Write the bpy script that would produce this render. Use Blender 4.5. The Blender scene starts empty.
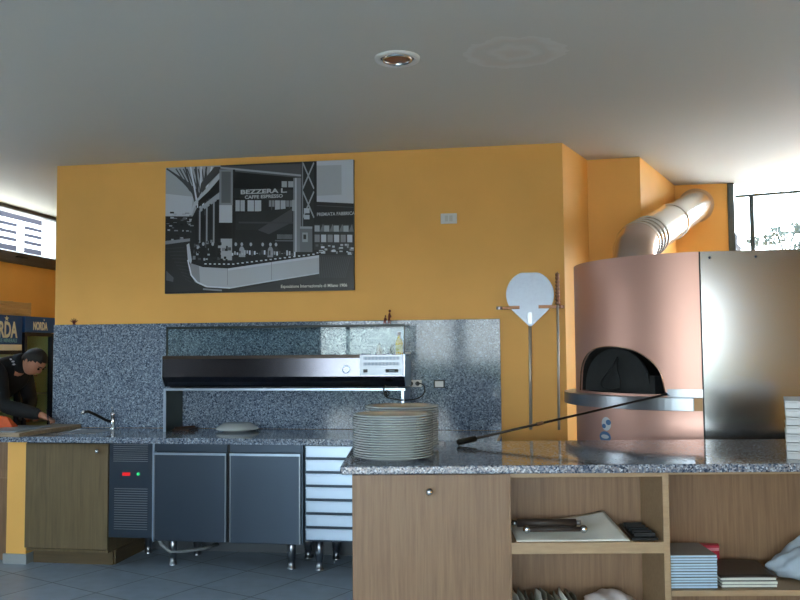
import bpy, bmesh, math, random
from mathutils import Vector, Matrix
random.seed(7)
PI = math.pi
S = bpy.context.scene
COL = S.collection
def R(d): return math.radians(d)
def lin(c):
    return tuple((x/12.92 if x <= .04045 else ((x+.055)/1.055)**2.4) for x in c)

# ------------------------------------------------------------------ materials
def newmat(name):
    m = bpy.data.materials.new(name); m.use_nodes = True
    nt = m.node_tree
    return m, nt, nt.nodes['Principled BSDF']
def mat(name, col, rough=.5, metal=0.0, spec=.5, emit=None, es=0.0, noise=0.0, nscale=30.0, bump=0.0, trans=0.0, ior=1.45, aniso=0.0, coat=0.0, stretch=(1, 1, 1)):
    m, nt, b = newmat(name)
    c = tuple(lin(col)) + (1,)
    b.inputs['Base Color'].default_value = c
    b.inputs['Roughness'].default_value = rough
    b.inputs['Metallic'].default_value = metal
    b.inputs['Specular IOR Level'].default_value = spec
    b.inputs['IOR'].default_value = ior
    b.inputs['Transmission Weight'].default_value = trans
    b.inputs['Anisotropic'].default_value = aniso
    b.inputs['Coat Weight'].default_value = coat
    if emit:
        b.inputs['Emission Color'].default_value = tuple(lin(emit)) + (1,)
        b.inputs['Emission Strength'].default_value = es
    tc = nt.nodes.new('ShaderNodeTexCoord')
    mp = nt.nodes.new('ShaderNodeMapping'); mp.inputs['Scale'].default_value = stretch
    nt.links.new(tc.outputs['Object'], mp.inputs['Vector'])
    n = nt.nodes.new('ShaderNodeTexNoise'); n.inputs['Scale'].default_value = nscale
    n.inputs['Detail'].default_value = 4
    nt.links.new(mp.outputs['Vector'], n.inputs['Vector'])
    if noise > 0:
        r = nt.nodes.new('ShaderNodeValToRGB')
        a = tuple(max(0, x*(1-noise)) for x in c[:3]) + (1,)
        d = tuple(min(1, x*(1+noise)) for x in c[:3]) + (1,)
        r.color_ramp.elements[0].color = a; r.color_ramp.elements[0].position = .3
        r.color_ramp.elements[1].color = d; r.color_ramp.elements[1].position = .7
        nt.links.new(n.outputs['Fac'], r.inputs['Fac'])
        nt.links.new(r.outputs['Color'], b.inputs['Base Color'])
    if bump > 0:
        bp = nt.nodes.new('ShaderNodeBump'); bp.inputs['Strength'].default_value = bump
        bp.inputs['Distance'].default_value = .002
        nt.links.new(n.outputs['Fac'], bp.inputs['Height'])
        nt.links.new(bp.outputs['Normal'], b.inputs['Normal'])
    return m

def granite(name, gloss=.1, warm=0.0, scale=105, lo=.0, spec=.5, blue=0.0, con=1.0):
    def lin(c, _l=globals()['lin']): return _l(tuple(min(1, max(0, (.5+(x-.5)*con)*(1+k*blue))) for x, k in zip(c, (-1.3, -.1, 1))))
    m, nt, b = newmat(name)
    tc = nt.nodes.new('ShaderNodeTexCoord')
    geo = nt.nodes.new('ShaderNodeNewGeometry')
    v = nt.nodes.new('ShaderNodeTexVoronoi'); v.inputs['Scale'].default_value = scale
    nt.links.new(geo.outputs['Position'], v.inputs['Vector'])
    v2 = nt.nodes.new('ShaderNodeTexNoise'); v2.inputs['Scale'].default_value = scale*.9
    v2.inputs['Detail'].default_value = 5; v2.inputs['Roughness'].default_value = .7
    nt.links.new(geo.outputs['Position'], v2.inputs['Vector'])
    sep = nt.nodes.new('ShaderNodeSeparateColor'); nt.links.new(v.outputs['Color'], sep.inputs['Color'])
    add = nt.nodes.new('ShaderNodeMath'); add.operation = 'MULTIPLY_ADD'
    nt.links.new(v2.outputs['Fac'], add.inputs[0]); add.inputs[1].default_value = .9
    nt.links.new(sep.outputs[0], add.inputs[2])
    sc = nt.nodes.new('ShaderNodeMath'); sc.operation = 'MULTIPLY'; sc.inputs[1].default_value = .55
    nt.links.new(add.outputs[0], sc.inputs[0])
    r = nt.nodes.new('ShaderNodeValToRGB'); e = r.color_ramp.elements
    e[0].position = .14; e[0].color = (*lin((.10, .12, .15)), 1)
    e[1].position = .88; e[1].color = (*lin((.80, .82, .85)), 1)
    for p, c in ((.3, (.30, .33, .38)), (.45, (.45, .475, .52)), (.62, (.52+warm*.08, .53, .55-warm*.05)), (.78, (.65, .67, .70))):
        x = e.new(p); x.color = (*lin(c), 1)
    r.color_ramp.interpolation = 'LINEAR'
    nt.links.new(sc.outputs[0], r.inputs['Fac'])
    nt.links.new(r.outputs['Color'], b.inputs['Base Color'])
    b.inputs['Roughness'].default_value = gloss
    b.inputs['Specular IOR Level'].default_value = spec
    return m

def wood(name, c1, c2, rough=.45, axis='Z', scale=5.0):
    m, nt, b = newmat(name)
    geo = nt.nodes.new('ShaderNodeNewGeometry')
    mp = nt.nodes.new('ShaderNodeMapping')
    st = {'Z': (14, 14, .6), 'X': (.6, 14, 14)}[axis]
    mp.inputs['Scale'].default_value = st
    nt.links.new(geo.outputs['Position'], mp.inputs['Vector'])
    n = nt.nodes.new('ShaderNodeTexNoise'); n.inputs['Scale'].default_value = scale
    n.inputs['Detail'].default_value = 6; n.inputs['Roughness'].default_value = .65; n.inputs['Distortion'].default_value = .25
    nt.links.new(mp.outputs['Vector'], n.inputs['Vector'])
    r = nt.nodes.new('ShaderNodeValToRGB'); e = r.color_ramp.elements
    e[0].position = .32; e[0].color = (*lin(c1), 1); e[1].position = .68; e[1].color = (*lin(c2), 1)
    nt.links.new(n.outputs['Fac'], r.inputs['Fac'])
    nt.links.new(r.outputs['Color'], b.inputs['Base Color'])
    bp = nt.nodes.new('ShaderNodeBump'); bp.inputs['Strength'].default_value = .08; bp.inputs['Distance'].default_value = .001
    nt.links.new(n.outputs['Fac'], bp.inputs['Height']); nt.links.new(bp.outputs['Normal'], b.inputs['Normal'])
    b.inputs['Roughness'].default_value = rough
    return m

def pane_mat(name, tint=(.93, .97, .96), ior=1.5, rough=0.0):
    m = bpy.data.materials.new(name); m.use_nodes = True; nt = m.node_tree; nt.nodes.clear()
    o = nt.nodes.new('ShaderNodeOutputMaterial'); mx = nt.nodes.new('ShaderNodeMixShader')
    t = nt.nodes.new('ShaderNodeBsdfTransparent'); t.inputs['Color'].default_value = (*tint, 1)
    g = nt.nodes.new('ShaderNodeBsdfGlossy'); g.inputs['Roughness'].default_value = rough
    f = nt.nodes.new('ShaderNodeFresnel'); f.inputs['IOR'].default_value = ior
    ge = nt.nodes.new('ShaderNodeNewGeometry'); mr = nt.nodes.new('ShaderNodeMapRange')
    mr.inputs['To Min'].default_value = ior; mr.inputs['To Max'].default_value = 1/ior     # same index from both faces of the thin pane
    nt.links.new(ge.outputs['Backfacing'], mr.inputs['Value']); nt.links.new(mr.outputs[0], f.inputs['IOR'])
    nt.links.new(f.outputs[0], mx.inputs[0]); nt.links.new(t.outputs[0], mx.inputs[1]); nt.links.new(g.outputs[0], mx.inputs[2])
    nt.links.new(mx.outputs[0], o.inputs[0])
    return m

def floor_mat():
    m, nt, b = newmat('floor_tiles')
    geo = nt.nodes.new('ShaderNodeNewGeometry'); mp = nt.nodes.new('ShaderNodeMapping')
    mp.inputs['Rotation'].default_value = (0, 0, R(24)); mp.inputs['Location'].default_value = (.13, .08, 0)
    nt.links.new(geo.outputs['Position'], mp.inputs['Vector'])
    br = nt.nodes.new('ShaderNodeTexBrick'); br.offset = 0; br.squash = 1
    br.inputs['Scale'].default_value = 1; br.inputs['Brick Width'].default_value = .45; br.inputs['Row Height'].default_value = .45
    br.inputs['Mortar Size'].default_value = .005; br.inputs['Mortar Smooth'].default_value = .3
    br.inputs['Color1'].default_value = (*lin((.55, .61, .67)), 1); br.inputs['Color2'].default_value = (*lin((.59, .65, .71)), 1)
    br.inputs['Mortar'].default_value = (*lin((.32, .34, .35)), 1)
    nt.links.new(mp.outputs['Vector'], br.inputs['Vector'])
    n = nt.nodes.new('ShaderNodeTexNoise'); n.inputs['Scale'].default_value = 9; n.inputs['Detail'].default_value = 5
    nt.links.new(geo.outputs['Position'], n.inputs['Vector'])
    mx = nt.nodes.new('ShaderNodeMix'); mx.data_type = 'RGBA'; mx.blend_type = 'OVERLAY'; mx.inputs[0].default_value = .25
    nt.links.new(br.outputs['Color'], mx.inputs[6]); nt.links.new(n.outputs['Fac'], mx.inputs[7])
    nt.links.new(mx.outputs[2], b.inputs['Base Color'])
    b.inputs['Roughness'].default_value = .38
    return m

def ceiling_mat():
    m, nt, b = newmat('ceiling_paint')
    geo = nt.nodes.new('ShaderNodeNewGeometry'); mp = nt.nodes.new('ShaderNodeMapping')
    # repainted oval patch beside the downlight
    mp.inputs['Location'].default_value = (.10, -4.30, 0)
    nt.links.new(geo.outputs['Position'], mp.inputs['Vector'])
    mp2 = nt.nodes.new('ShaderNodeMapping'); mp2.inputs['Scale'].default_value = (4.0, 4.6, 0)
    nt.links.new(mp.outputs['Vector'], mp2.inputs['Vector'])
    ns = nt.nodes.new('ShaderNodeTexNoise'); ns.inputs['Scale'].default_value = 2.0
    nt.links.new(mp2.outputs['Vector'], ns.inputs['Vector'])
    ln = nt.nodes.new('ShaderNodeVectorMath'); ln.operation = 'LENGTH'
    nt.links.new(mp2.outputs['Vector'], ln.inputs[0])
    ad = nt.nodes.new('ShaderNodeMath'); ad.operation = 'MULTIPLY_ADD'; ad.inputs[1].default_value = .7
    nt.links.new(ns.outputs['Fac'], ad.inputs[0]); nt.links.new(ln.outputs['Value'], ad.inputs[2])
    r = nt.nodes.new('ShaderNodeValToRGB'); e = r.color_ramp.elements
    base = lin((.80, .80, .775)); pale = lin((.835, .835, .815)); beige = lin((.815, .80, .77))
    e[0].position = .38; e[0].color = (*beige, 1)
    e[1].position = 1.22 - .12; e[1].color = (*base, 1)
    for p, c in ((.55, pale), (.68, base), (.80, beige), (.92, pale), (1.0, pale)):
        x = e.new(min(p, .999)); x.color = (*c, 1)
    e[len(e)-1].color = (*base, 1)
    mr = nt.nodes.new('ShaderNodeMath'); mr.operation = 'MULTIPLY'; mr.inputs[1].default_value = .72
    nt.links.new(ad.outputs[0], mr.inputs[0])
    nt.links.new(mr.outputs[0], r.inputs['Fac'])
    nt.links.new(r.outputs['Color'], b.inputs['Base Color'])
    b.inputs['Roughness'].default_value = .6; b.inputs['Specular IOR Level'].default_value = .25
    return m

def brushed(name, col, rough, axis='X', metal=1.0, var=.12):
    m, nt, b = newmat(name)
    geo = nt.nodes.new('ShaderNodeNewGeometry'); mp = nt.nodes.new('ShaderNodeMapping')
    mp.inputs['Scale'].default_value = {'X': (1, 1, 90), 'Z': (90, 90, 1)}[axis]
    nt.links.new(geo.outputs['Position'], mp.inputs['Vector'])
    n = nt.nodes.new('ShaderNodeTexNoise'); n.inputs['Scale'].default_value = 6; n.inputs['Detail'].default_value = 3
    nt.links.new(mp.outputs['Vector'], n.inputs['Vector'])
    mr = nt.nodes.new('ShaderNodeMapRange'); mr.inputs['To Min'].default_value = rough*(1-var); mr.inputs['To Max'].default_value = rough*(1+var)
    nt.links.new(n.outputs['Fac'], mr.inputs['Value']); nt.links.new(mr.outputs[0], b.inputs['Roughness'])
    b.inputs['Base Color'].default_value = (*lin(col), 1); b.inputs['Metallic'].default_value = metal
    return m

M = {}
M['ochre'] = mat('ochre_wall_paint', (.95, .725, .395), .55, spec=.3, noise=.03, nscale=3, bump=.05)
M['ceiling'] = ceiling_mat()
M['floor'] = floor_mat()
M['granite_wall'] = granite('granite_slab', .085, 0, 125, spec=.33, blue=.06, con=1.05)
M['granite_top'] = granite('granite_top', .09, .3, 125, blue=.045, con=1.15)
M['granite_edge'] = granite('granite_island', .07, .35, 150, con=1.35, blue=.02)
M['oak'] = wood('oak_laminate', (.475, .36, .265), (.57, .45, .335))
M['oak_pale'] = wood('pale_oak_edge', (.62, .51, .39), (.68, .575, .445), axis='X')
M['oak_green'] = wood('oak_aged', (.37, .31, .215), (.46, .39, .27))
M['steel'] = brushed('brushed_steel', (.62, .64, .67), .3)
M['steel_dark'] = brushed('dull_steel', (.30, .34, .39), .36)
M['steel_bright'] = brushed('bright_steel', (.70, .76, .83), .32)
M['case_steel'] = brushed('case_front_steel', (.36, .36, .39), .15, 'X', 1, 0)
M['panel_steel'] = brushed('panel_steel', (.50, .52, .55), .3)
M['chrome'] = mat('chrome', (.82, .83, .85), .09, 1.0)
M['flue'] = brushed('flue_steel', (.90, .88, .85), .22)
M['copper'] = brushed('brushed_copper', (.77, .61, .56), .41, 'Z', .88, .04)
cn = M['copper'].node_tree; tn = cn.nodes.new('ShaderNodeTangent'); tn.direction_type = 'RADIAL'; tn.axis = 'Z'
cn.links.new(tn.outputs[0], cn.nodes['Principled BSDF'].inputs['Tangent']); cn.nodes['Principled BSDF'].inputs['Anisotropic'].default_value = .5
M['oven_steel'] = brushed('oven_side_steel', (.66, .66, .66), .17, 'X', 1, .05)
M['black'] = mat('black_plastic', (.05, .05, .055), .4)
M['iron'] = mat('black_iron', (.14, .15, .155), .55, .3, noise=.2, nscale=14)
M['soot'] = mat('sooty_firebrick', (.10, .09, .08), .9, noise=.3, nscale=20)
M['dark_frame'] = mat('dark_window_frame', (.30, .33, .33), .45)
M['brown_frame'] = mat('brown_window_frame', (.30, .28, .26), .45)
M['white_plastic'] = mat('white_plastic', (.86, .86, .85), .35)
M['grey_plastic'] = mat('grey_plastic', (.5, .5, .5), .4)
M['porcelain'] = mat('porcelain', (.72, .75, .76), .18, spec=.6)
M['cardboard'] = mat('white_cardboard', (.80, .81, .82), .7, noise=.03)
M['cardboard_side'] = mat('box_seam', (.45, .46, .48), .8)
M['paper'] = mat('white_paper', (.90, .90, .87), .8, noise=.05, nscale=9)
M['blue_paper'] = mat('pale_blue_booklet_pages', (.70, .80, .88), .6, noise=.05, nscale=60, stretch=(1, 1, 8))
M['white_pages'] = mat('white_booklet_pages', (.80, .82, .78), .6, noise=.05, nscale=60, stretch=(1, 1, 8))
M['grey_cover'] = mat('grey_cover', (.52, .51, .50), .5)
M['brown_cover'] = mat('brown_cover', (.23, .19, .17), .45)
M['navy_cover'] = mat('navy_edge', (.14, .2, .28), .5)
M['red'] = mat('red_folder', (.72, .14, .24), .4)
M['pink'] = mat('pink_strip', (.85, .55, .6), .4)
M['cloth_blue'] = mat('pale_grey_cloth', (.66, .71, .76), .85, noise=.1, nscale=18, bump=.3)
M['napkin'] = mat('olive_grey_paper', (.50, .49, .43), .8, noise=.15, nscale=25)
M['bag'] = mat('white_bag', (.84, .80, .80), .4, noise=.06, nscale=12)
M['blue_sign'] = mat('blue_fridge_header', (.07, .30, .58), .35, emit=(.06, .27, .55), es=.0)
M['dark_navy'] = mat('dark_navy_body', (.05, .08, .15), .4)
M['letter'] = mat('cream_lettering', (.88, .88, .84), .5)
M['terracotta'] = mat('orange_packet', (.80, .34, .14), .6, noise=.1, nscale=15)
M['crate'] = mat('translucent_tan_crate', (.80, .66, .46), .5)
M['board_wood'] = wood('worn_board_wood', (.50, .42, .32), (.64, .56, .45), axis='X')
M['board_grey'] = mat('pale_board', (.55, .60, .64), .35, noise=.06, nscale=8)
M['skin'] = mat('skin', (.66, .46, .37), .5, noise=.04, nscale=12)
M['hair'] = mat('dark_brown_hair', (.09, .07, .06), .6, noise=.3, nscale=90, bump=.6)
M['jacket'] = mat('near_black_jacket', (.055, .07, .09), .75, noise=.2, nscale=30, bump=.3)
M['trousers'] = mat('dark_trousers', (.09, .09, .11), .8)
M['shoe'] = mat('black_shoe', (.04, .04, .04), .4)
M['rubber'] = mat('white_speckle', (.75, .75, .78), .5)
M['oil'] = mat('golden_oil', (.86, .70, .06), .15)
M['clear'] = pane_mat('clear_glass', (.92, .95, .94))
M['case_glass'] = pane_mat('case_glass', (.90, .95, .95), 1.27)
M['case_frame'] = mat('case_frame_dark', (.12, .17, .17), .35)
M['window_glass'] = pane_mat('window_glass', (.95, .97, .97))
M['fridge_glass'] = pane_mat('fridge_door_glass', (.84, .92, .82), 1.5)
M['can'] = mat('tin_cans', (.55, .5, .42), .4)
M['can2'] = mat('red_cans', (.45, .16, .12), .4)
M['fridge_in'] = mat('fridge_interior', (.78, .82, .70), .6)
M['terra_fig'] = mat('red_brown_figurine', (.42, .16, .10), .5)
M['red_led'] = mat('red_switch', (.85, .08, .10), .4, emit=(.9, .05, .08), es=.15)
M['green_led'] = mat('green_lamp', (.2, .8, .5), .4, emit=(.2, .9, .5), es=.2)
M['amber'] = mat('amber_lens', (.62, .40, .28), .5, noise=.25, nscale=60)
M['bronze'] = mat('rack_bronze', (.55, .40, .30), .4, .7)
M['peel'] = mat('peel_aluminium', (.60, .63, .68), .42, .85, noise=.04, nscale=40)
M['pole'] = mat('pale_aluminium_pole', (.74, .72, .68), .45, .5)
M['sticker'] = mat('blue_sticker', (.30, .45, .62), .35)
M['sticker_w'] = mat('white_sticker', (.80, .82, .84), .35)
M['leaf'] = mat('outdoor_leaves', (.12, .17, .15), .6)
M['stem'] = mat('outdoor_stems', (.14, .15, .15), .7)
M['outdoor_white'] = mat('outdoor_white', (.86, .88, .90), .6)
M['outdoor_brick'] = mat('outdoor_stone', (.22, .22, .23), .8)
M['grey_base'] = mat('grey_skirting', (.60, .62, .62), .5)
M['toe'] = wood('toe_kick_oak', (.33, .27, .18), (.40, .33, .22), axis='X')
M['hose'] = mat('grey_hose', (.55, .57, .58), .5)

# ------------------------------------------------------------------ geometry
class MB:
    def __init__(s): s.bm = bmesh.new(); s.mi = 0; s.cur = 0
    def _tag(s, geom_faces):
        for f in geom_faces: f.material_index = s.cur
    def poly(s, vs, faces, smooth=False):
        vv = [s.bm.verts.new(v) for v in vs]
        for f in faces:
            try:
                ff = s.bm.faces.new([vv[i] for i in f]); ff.material_index = s.cur; ff.smooth = smooth
            except ValueError: pass
        return s
    def box(s, x0, x1, y0, y1, z0, z1, T=None):
        vs = [(x, y, z) for z in (z0, z1) for y in (y0, y1) for x in (x0, x1)]
        if T: vs = [T(*v) for v in vs]
        return s.poly(vs, [(0, 2, 3, 1), (4, 5, 7, 6), (0, 1, 5, 4), (2, 6, 7, 3), (0, 4, 6, 2), (1, 3, 7, 5)])
    def prism(s, pts, z0, z1, T=None):
        n = len(pts)
        vs = [(x, y, z0) for x, y in pts] + [(x, y, z1) for x, y in pts]
        if T: vs = [T(*v) for v in vs]
        return s.poly(vs, [tuple(range(n))[::-1], tuple(range(n, 2*n))] + [(i, (i+1) % n, n+(i+1) % n, n+i) for i in range(n)])
    def tube(s, path, r, seg=12, cap=True, smooth=True):
        path = [Vector(p) for p in path]; n = len(path)
        rs = r if isinstance(r, (list, tuple)) else [r]*n
        rings = []; up = None
        for i, p in enumerate(path):
            a = path[max(0, i-1)]; b = path[min(n-1, i+1)]; t = (b-a)
            if t.length < 1e-9: t = Vector((0, 0, 1))
            t.normalize()
            if up is None:
                up = Vector((0, 0, 1)) if abs(t.z) < .9 else Vector((0, 1, 0))
            x = t.cross(up)
            if x.length < 1e-6: x = t.cross(Vector((1, 0, 0)))
            x.normalize(); y = x.cross(t).normalized(); up = y
            rings.append([s.bm.verts.new(p + (x*math.cos(2*PI*k/seg) + y*math.sin(2*PI*k/seg))*rs[i]) for k in range(seg)])
        for i in range(n-1):
            for k in range(seg):
                f = s.bm.faces.new((rings[i][k], rings[i][(k+1) % seg], rings[i+1][(k+1) % seg], rings[i+1][k])); f.smooth = smooth; f.material_index = s.cur
        if cap:
            for rr in (rings[0][::-1], rings[-1]):
                f = s.bm.faces.new(rr); f.material_index = s.cur
        return s
    def lathe(s, prof, c=(0, 0, 0), seg=32, smooth=True):
        rings = []
        for r, z in prof:
            if r < 1e-6: rings.append([s.bm.verts.new((c[0], c[1], c[2]+z))])
            else: rings.append([s.bm.verts.new((c[0]+r*math.cos(2*PI*k/seg), c[1]+r*math.sin(2*PI*k/seg), c[2]+z)) for k in range(seg)])
        for i in range(len(rings)-1):
            a, b = rings[i], rings[i+1]
            for k in range(seg):
                k2 = (k+1) % seg
                if len(a) == 1 and len(b) == 1: continue
                if len(a) == 1: vs = (a[0], b[k2], b[k])
                elif len(b) == 1: vs = (a[k], a[k2], b[0])
                else: vs = (a[k], a[k2], b[k2], b[k])
                f = s.bm.faces.new(vs); f.smooth = smooth; f.material_index = s.cur
        return s
    def sph(s, c, r, seg=16, sc=(1, 1, 1)):
        g = bmesh.ops.create_uvsphere(s.bm, u_segments=seg, v_segments=max(6, seg//2), radius=r)
        for v in g['verts']: v.co = Vector((v.co.x*sc[0]+c[0], v.co.y*sc[1]+c[1], v.co.z*sc[2]+c[2]))
        for v in g['verts']:
            for f in v.link_faces: f.smooth = True; f.material_index = s.cur
        return s

WO = {}
def finish(me, name, mats, parent=None, bevel=0.0, org=None):
    me.name = name
    vs = [v.co for v in me.vertices]
    lo = Vector((min(v.x for v in vs), min(v.y for v in vs), min(v.z for v in vs)))
    hi = Vector((max(v.x for v in vs), max(v.y for v in vs), max(v.z for v in vs)))
    o_ = Vector(org) if org else Vector(((lo.x+hi.x)/2, (lo.y+hi.y)/2, lo.z))
    me.transform(Matrix.Translation(-o_))
    for m in mats: me.materials.append(m)
    ob = bpy.data.objects.new(name, me); COL.objects.link(ob)
    WO[ob.name] = o_
    if parent is not None:
        ob.parent = parent; ob.location = o_ - WO[parent.name]
    else: ob.location = o_
    if bevel:
        b = ob.modifiers.new('bevel', 'BEVEL'); b.width = bevel; b.segments = 2; b.limit_method = 'ANGLE'; b.angle_limit = R(40)
    return ob
def build(mb, name, mats, parent=None, bevel=0.0, org=None):
    if not isinstance(mats, (list, tuple)): mats = [mats]
    me = bpy.data.meshes.new(name)
    if name != 'copper_shell': bmesh.ops.recalc_face_normals(mb.bm, faces=mb.bm.faces)
    mb.bm.to_mesh(me); mb.bm.free()
    return finish(me, name, mats, parent, bevel, org)
def empty(name, loc, label, cat, group=None):
    o = bpy.data.objects.new(name, None); COL.objects.link(o); o.location = loc; o.empty_display_size = .1
    WO[o.name] = Vector(loc); return tag(o, label, cat, group)
def tag(o, label=None, cat=None, group=None, kind=None):
    if label: o['label'] = label
    if cat: o['category'] = cat
    if group: o['group'] = group
    if kind: o['kind'] = kind
    return o
def struct(mb, name, mats, bevel=0):
    o = build(mb, name, mats, None, bevel); o['kind'] = 'structure'; return o
def clone(root, delta, label, group=None, rz=0):
    def cp(o, par):
        c = o.copy(); COL.objects.link(c); c.parent = par
        WO[c.name] = WO[o.name] + Vector(delta)
        for ch in list(o.children): cp(ch, c)
        return c
    kids = list(root.children)
    c = root.copy(); COL.objects.link(c); WO[c.name] = WO[root.name] + Vector(delta)
    for ch in kids: cp(ch, c)
    c.location = Vector(root.location) + Vector(delta); c.rotation_euler.z += rz
    c['label'] = label
    if group: c['group'] = group
    return c
def text_mesh(body, size, loc, rot, name, m, parent=None, depth=.001, bold=0.0, align='LEFT', sx=1.0):
    cu = bpy.data.curves.new(name, 'FONT'); cu.body = body; cu.size = size; cu.extrude = depth; cu.offset = bold; cu.align_x = align
    cu.resolution_u = 3
    t = bpy.data.objects.new(name, cu); COL.objects.link(t)
    bpy.context.view_layer.update()
    me = bpy.data.meshes.new_from_object(t.evaluated_get(bpy.context.evaluated_depsgraph_get()))
    bpy.data.objects.remove(t); bpy.data.curves.remove(cu)
    me.transform(Matrix.Translation(Vector(loc)) @ rot.to_4x4() @ Matrix.Diagonal((sx, 1, 1, 1)))
    me.materials.clear()
    return finish(me, name, [m], parent)
FRONT = Matrix(((1, 0, 0), (0, 0, -1), (0, 1, 0)))      # text facing -Y
FACE_X = Matrix(((0, 0, 1), (1, 0, 0), (0, 1, 0)))      # text facing +X

# ------------------------------------------------------------------ the room
CH = 3.03
struct(MB().box(-6, 5, -3.6, 11.4, -.12, 0), 'floor', M['floor'])
struct(MB().prism([(-5.6, -3.3), (4.85, -3.3), (4.85, 7.34), (1.79, 8.22), (1.735, 11.2), (-5.6, 11.2)], CH, CH+.15), 'ceiling', M['ceiling'])
fp = [(-3.83, 6.28), (.192, 6.28), (.405, 6.90), (.81, 6.87), (1.27, 8.15), (1.735, 8.15)]
for i, nm in enumerate(('wall_back', 'wall_oblique', 'wall_alcove', 'wall_flank', 'wall_rear')):
    a, b = fp[i], fp[i+1]
    struct(MB().prism([a, b, (b[0], 11), (a[0], 11)], 0, CH), nm, M['ochre'])
struct(MB().box(-3.69, -.28, 6.27, 6.279, 0, .888), 'trim_2', mat('dark_lower_panel', (.30, .32, .34), .4))  # plain dark grey panel added over the lower wall behind the counter units
# left wall with a high window
w = MB()
w.box(-5.55, -5.33, 8.82, 11.2, 0, CH).box(-5.55, -5.33, 5.9, 8.82, 0, 2.475)
struct(w, 'wall_left', M['ochre'])
M['panel_dark'] = wood('dark_panelling', (.20, .16, .14), (.27, .22, .19))
struct(MB().box(-5.55, -5.33, -3.2, 3.5, 0, CH).box(-5.55, -5.33, 4.6, 5.9, 0, CH).box(-5.55, -5.33, 3.5, 4.6, 0, .95).box(-5.55, -5.33, 3.5, 4.6, 2.2, CH), 'wall_side', M['panel_dark'])
w = MB()
for y in (3.53, 3.88, 4.22, 4.57): w.box(-5.47, -5.41, y-.03, y+.03, .95, 2.2)
for z in (.98, 1.6, 2.17): w.box(-5.47, -5.41, 3.5, 4.6, z-.03, z+.03)
wf = build(w, 'window_4', M['dark_frame']); wf['kind'] = 'structure'
build(MB().box(-5.445, -5.44, 3.5, 4.6, .95, 2.2), 'window_pane', M['window_glass'], wf)
struct(MB().box(-5.33, -3.83, 11, 11.2, 0, CH), 'wall_far', M['ochre'])
struct(MB().box(4.6, 4.8, -3.2, 7.30, 0, CH), 'wall_right', M['ochre'])
# wall behind the viewer: glazed from x=-3.4 to 2.55
WT_, WX0, WX1 = 2.35, -4.0, 2.15
struct(MB().box(-5.33, WX0, -3.2, -3.0, 0, CH), 'wall_corner', M['panel_dark'])
struct(MB().box(WX1, 4.6, -3.2, -3.0, 0, CH).box(WX0, WX1, -3.2, -3.0, WT_, CH), 'wall_front', M['ochre'])
w = MB()
w.box(-1.56, -1.34, -3.14, -3.04, .06, WT_)
for x in (-3.97, -3.42, -2.3, .12, 1.2, 2.12): w.box(x-.035, x+.035, -3.13, -3.07, .06, WT_)
w.box(WX0, WX1, -3.13, -3.07, WT_-.05, WT_).box(WX0, WX1, -3.13, -3.07, 0, .09)
wf = build(w, 'window_3', M['dark_frame']); wf['kind'] = 'structure'
build(MB().box(WX0, WX1, -3.103, -3.097, .06, WT_-.03), 'window_pane', M['window_glass'], wf)
# left high window
w = MB(); fx0, fx1 = -5.36, -5.30
w.box(fx0, fx1, 5.9, 8.82, 2.476, 2.56).box(fx0, fx1, 5.9, 8.82, 2.99, CH).box(fx0, fx1, 8.775, 8.82, 2.476, CH).box(fx0, fx1, 5.9, 5.97, 2.476, CH).box(-5.33, -5.285, 5.9, 8.84, 2.44, 2.476)
wf = build(w, 'window_1', M['brown_frame'], None, .004); wf['kind'] = 'structure'
build(MB().box(-5.54, -5.365, 8.79, 8.815, 2.49, 3.02), 'reveal', M['outdoor_white'], wf)
build(MB().box(-5.335, -5.33, 5.95, 8.78, 2.5, 3.0), 'window_pane', M['window_glass'], wf)
build(MB().box(-5.305, -5.27, 7.95, 8.12, 2.50, 2.52), 'window_catch', M['black'], wf)
# right window, oblique, behind the oven
A = Vector((1.79, 8.16)); B = Vector((4.62, 7.35)); dd = (B-A).normalized(); nn = Vector((-dd.y, dd.x))
def WT(u, v, z): p = A + dd*u + nn*v; return (p.x, p.y, z)
L = (B-A).length
struct(MB().box(0.01, L-.03, 0, .2, 0, 1.35, WT), 'wall_sill', M['ochre'])
w = MB()
w.box(.01, L-.03, .04, .08, 2.905, 2.925, WT).box(.01, L-.03, .04, .1, 1.35, 1.42, WT)
for u in (.150, 1.5, 2.8): w.box(u-.019, u+.019, .045, .075, 1.35, 2.905, WT)
wf = build(w, 'window_2', M['dark_frame']); wf['kind'] = 'structure'
build(MB().box(.01, L-.03, .058, .063, 1.4, CH-.002, WT), 'window_pane', M['window_glass'], wf)
struct(MB().box(1.736, 1.79, 8.13, 8.24, 0, CH), 'trim_1', M['dark_frame'])
# low half wall at the end of the counter, with grey base
struct(MB().box(-3.845, -3.69, 5.72, 6.28, 0, .885), 'wall_low', M['ochre'])
struct(MB().box(-3.86, -3.675, 5.705, 6.28, 0, .07), 'baseboard_low', M['grey_base'])

# ------------------------------------------------------------------ downlight
t = empty('ceiling_downlight', (-.70, 4.265, CH-.02), 'round white recessed downlight with amber lens in the ceiling', 'ceiling light')
c = (-.70, 4.265, CH)
build(MB().lathe([(.118, 0), (.116, -.012), (.095, -.015), (.088, -.008), (.088, 0)], c, 40), 'trim_ring', M['white_plastic'], t)
build(MB().lathe([(.078, -.001), (.078, -.014), (.070, -.016), (.066, -.010), (.066, -.001)], c, 40), 'inner_ring', M['chrome'], t)
build(MB().lathe([(.088, -.0015), (.078, -.0015)], c, 40), 'gap_ring', M['black'], t)
build(MB().lathe([(.066, -.004), (.03, -.007), (0, -.008)], c, 32), 'lens', M['amber'], t)

# ------------------------------------------------------------------ backsplash, worktop
bs = build(MB().box(-3.825, -.28, 6.255, 6.279, .931, 1.742), 'granite_backsplash', M['granite_wall'], None, .002)
tag(bs, 'speckled grey-blue granite backsplash slab on the ochre wall behind the long counter', 'backsplash')
w = MB()
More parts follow.
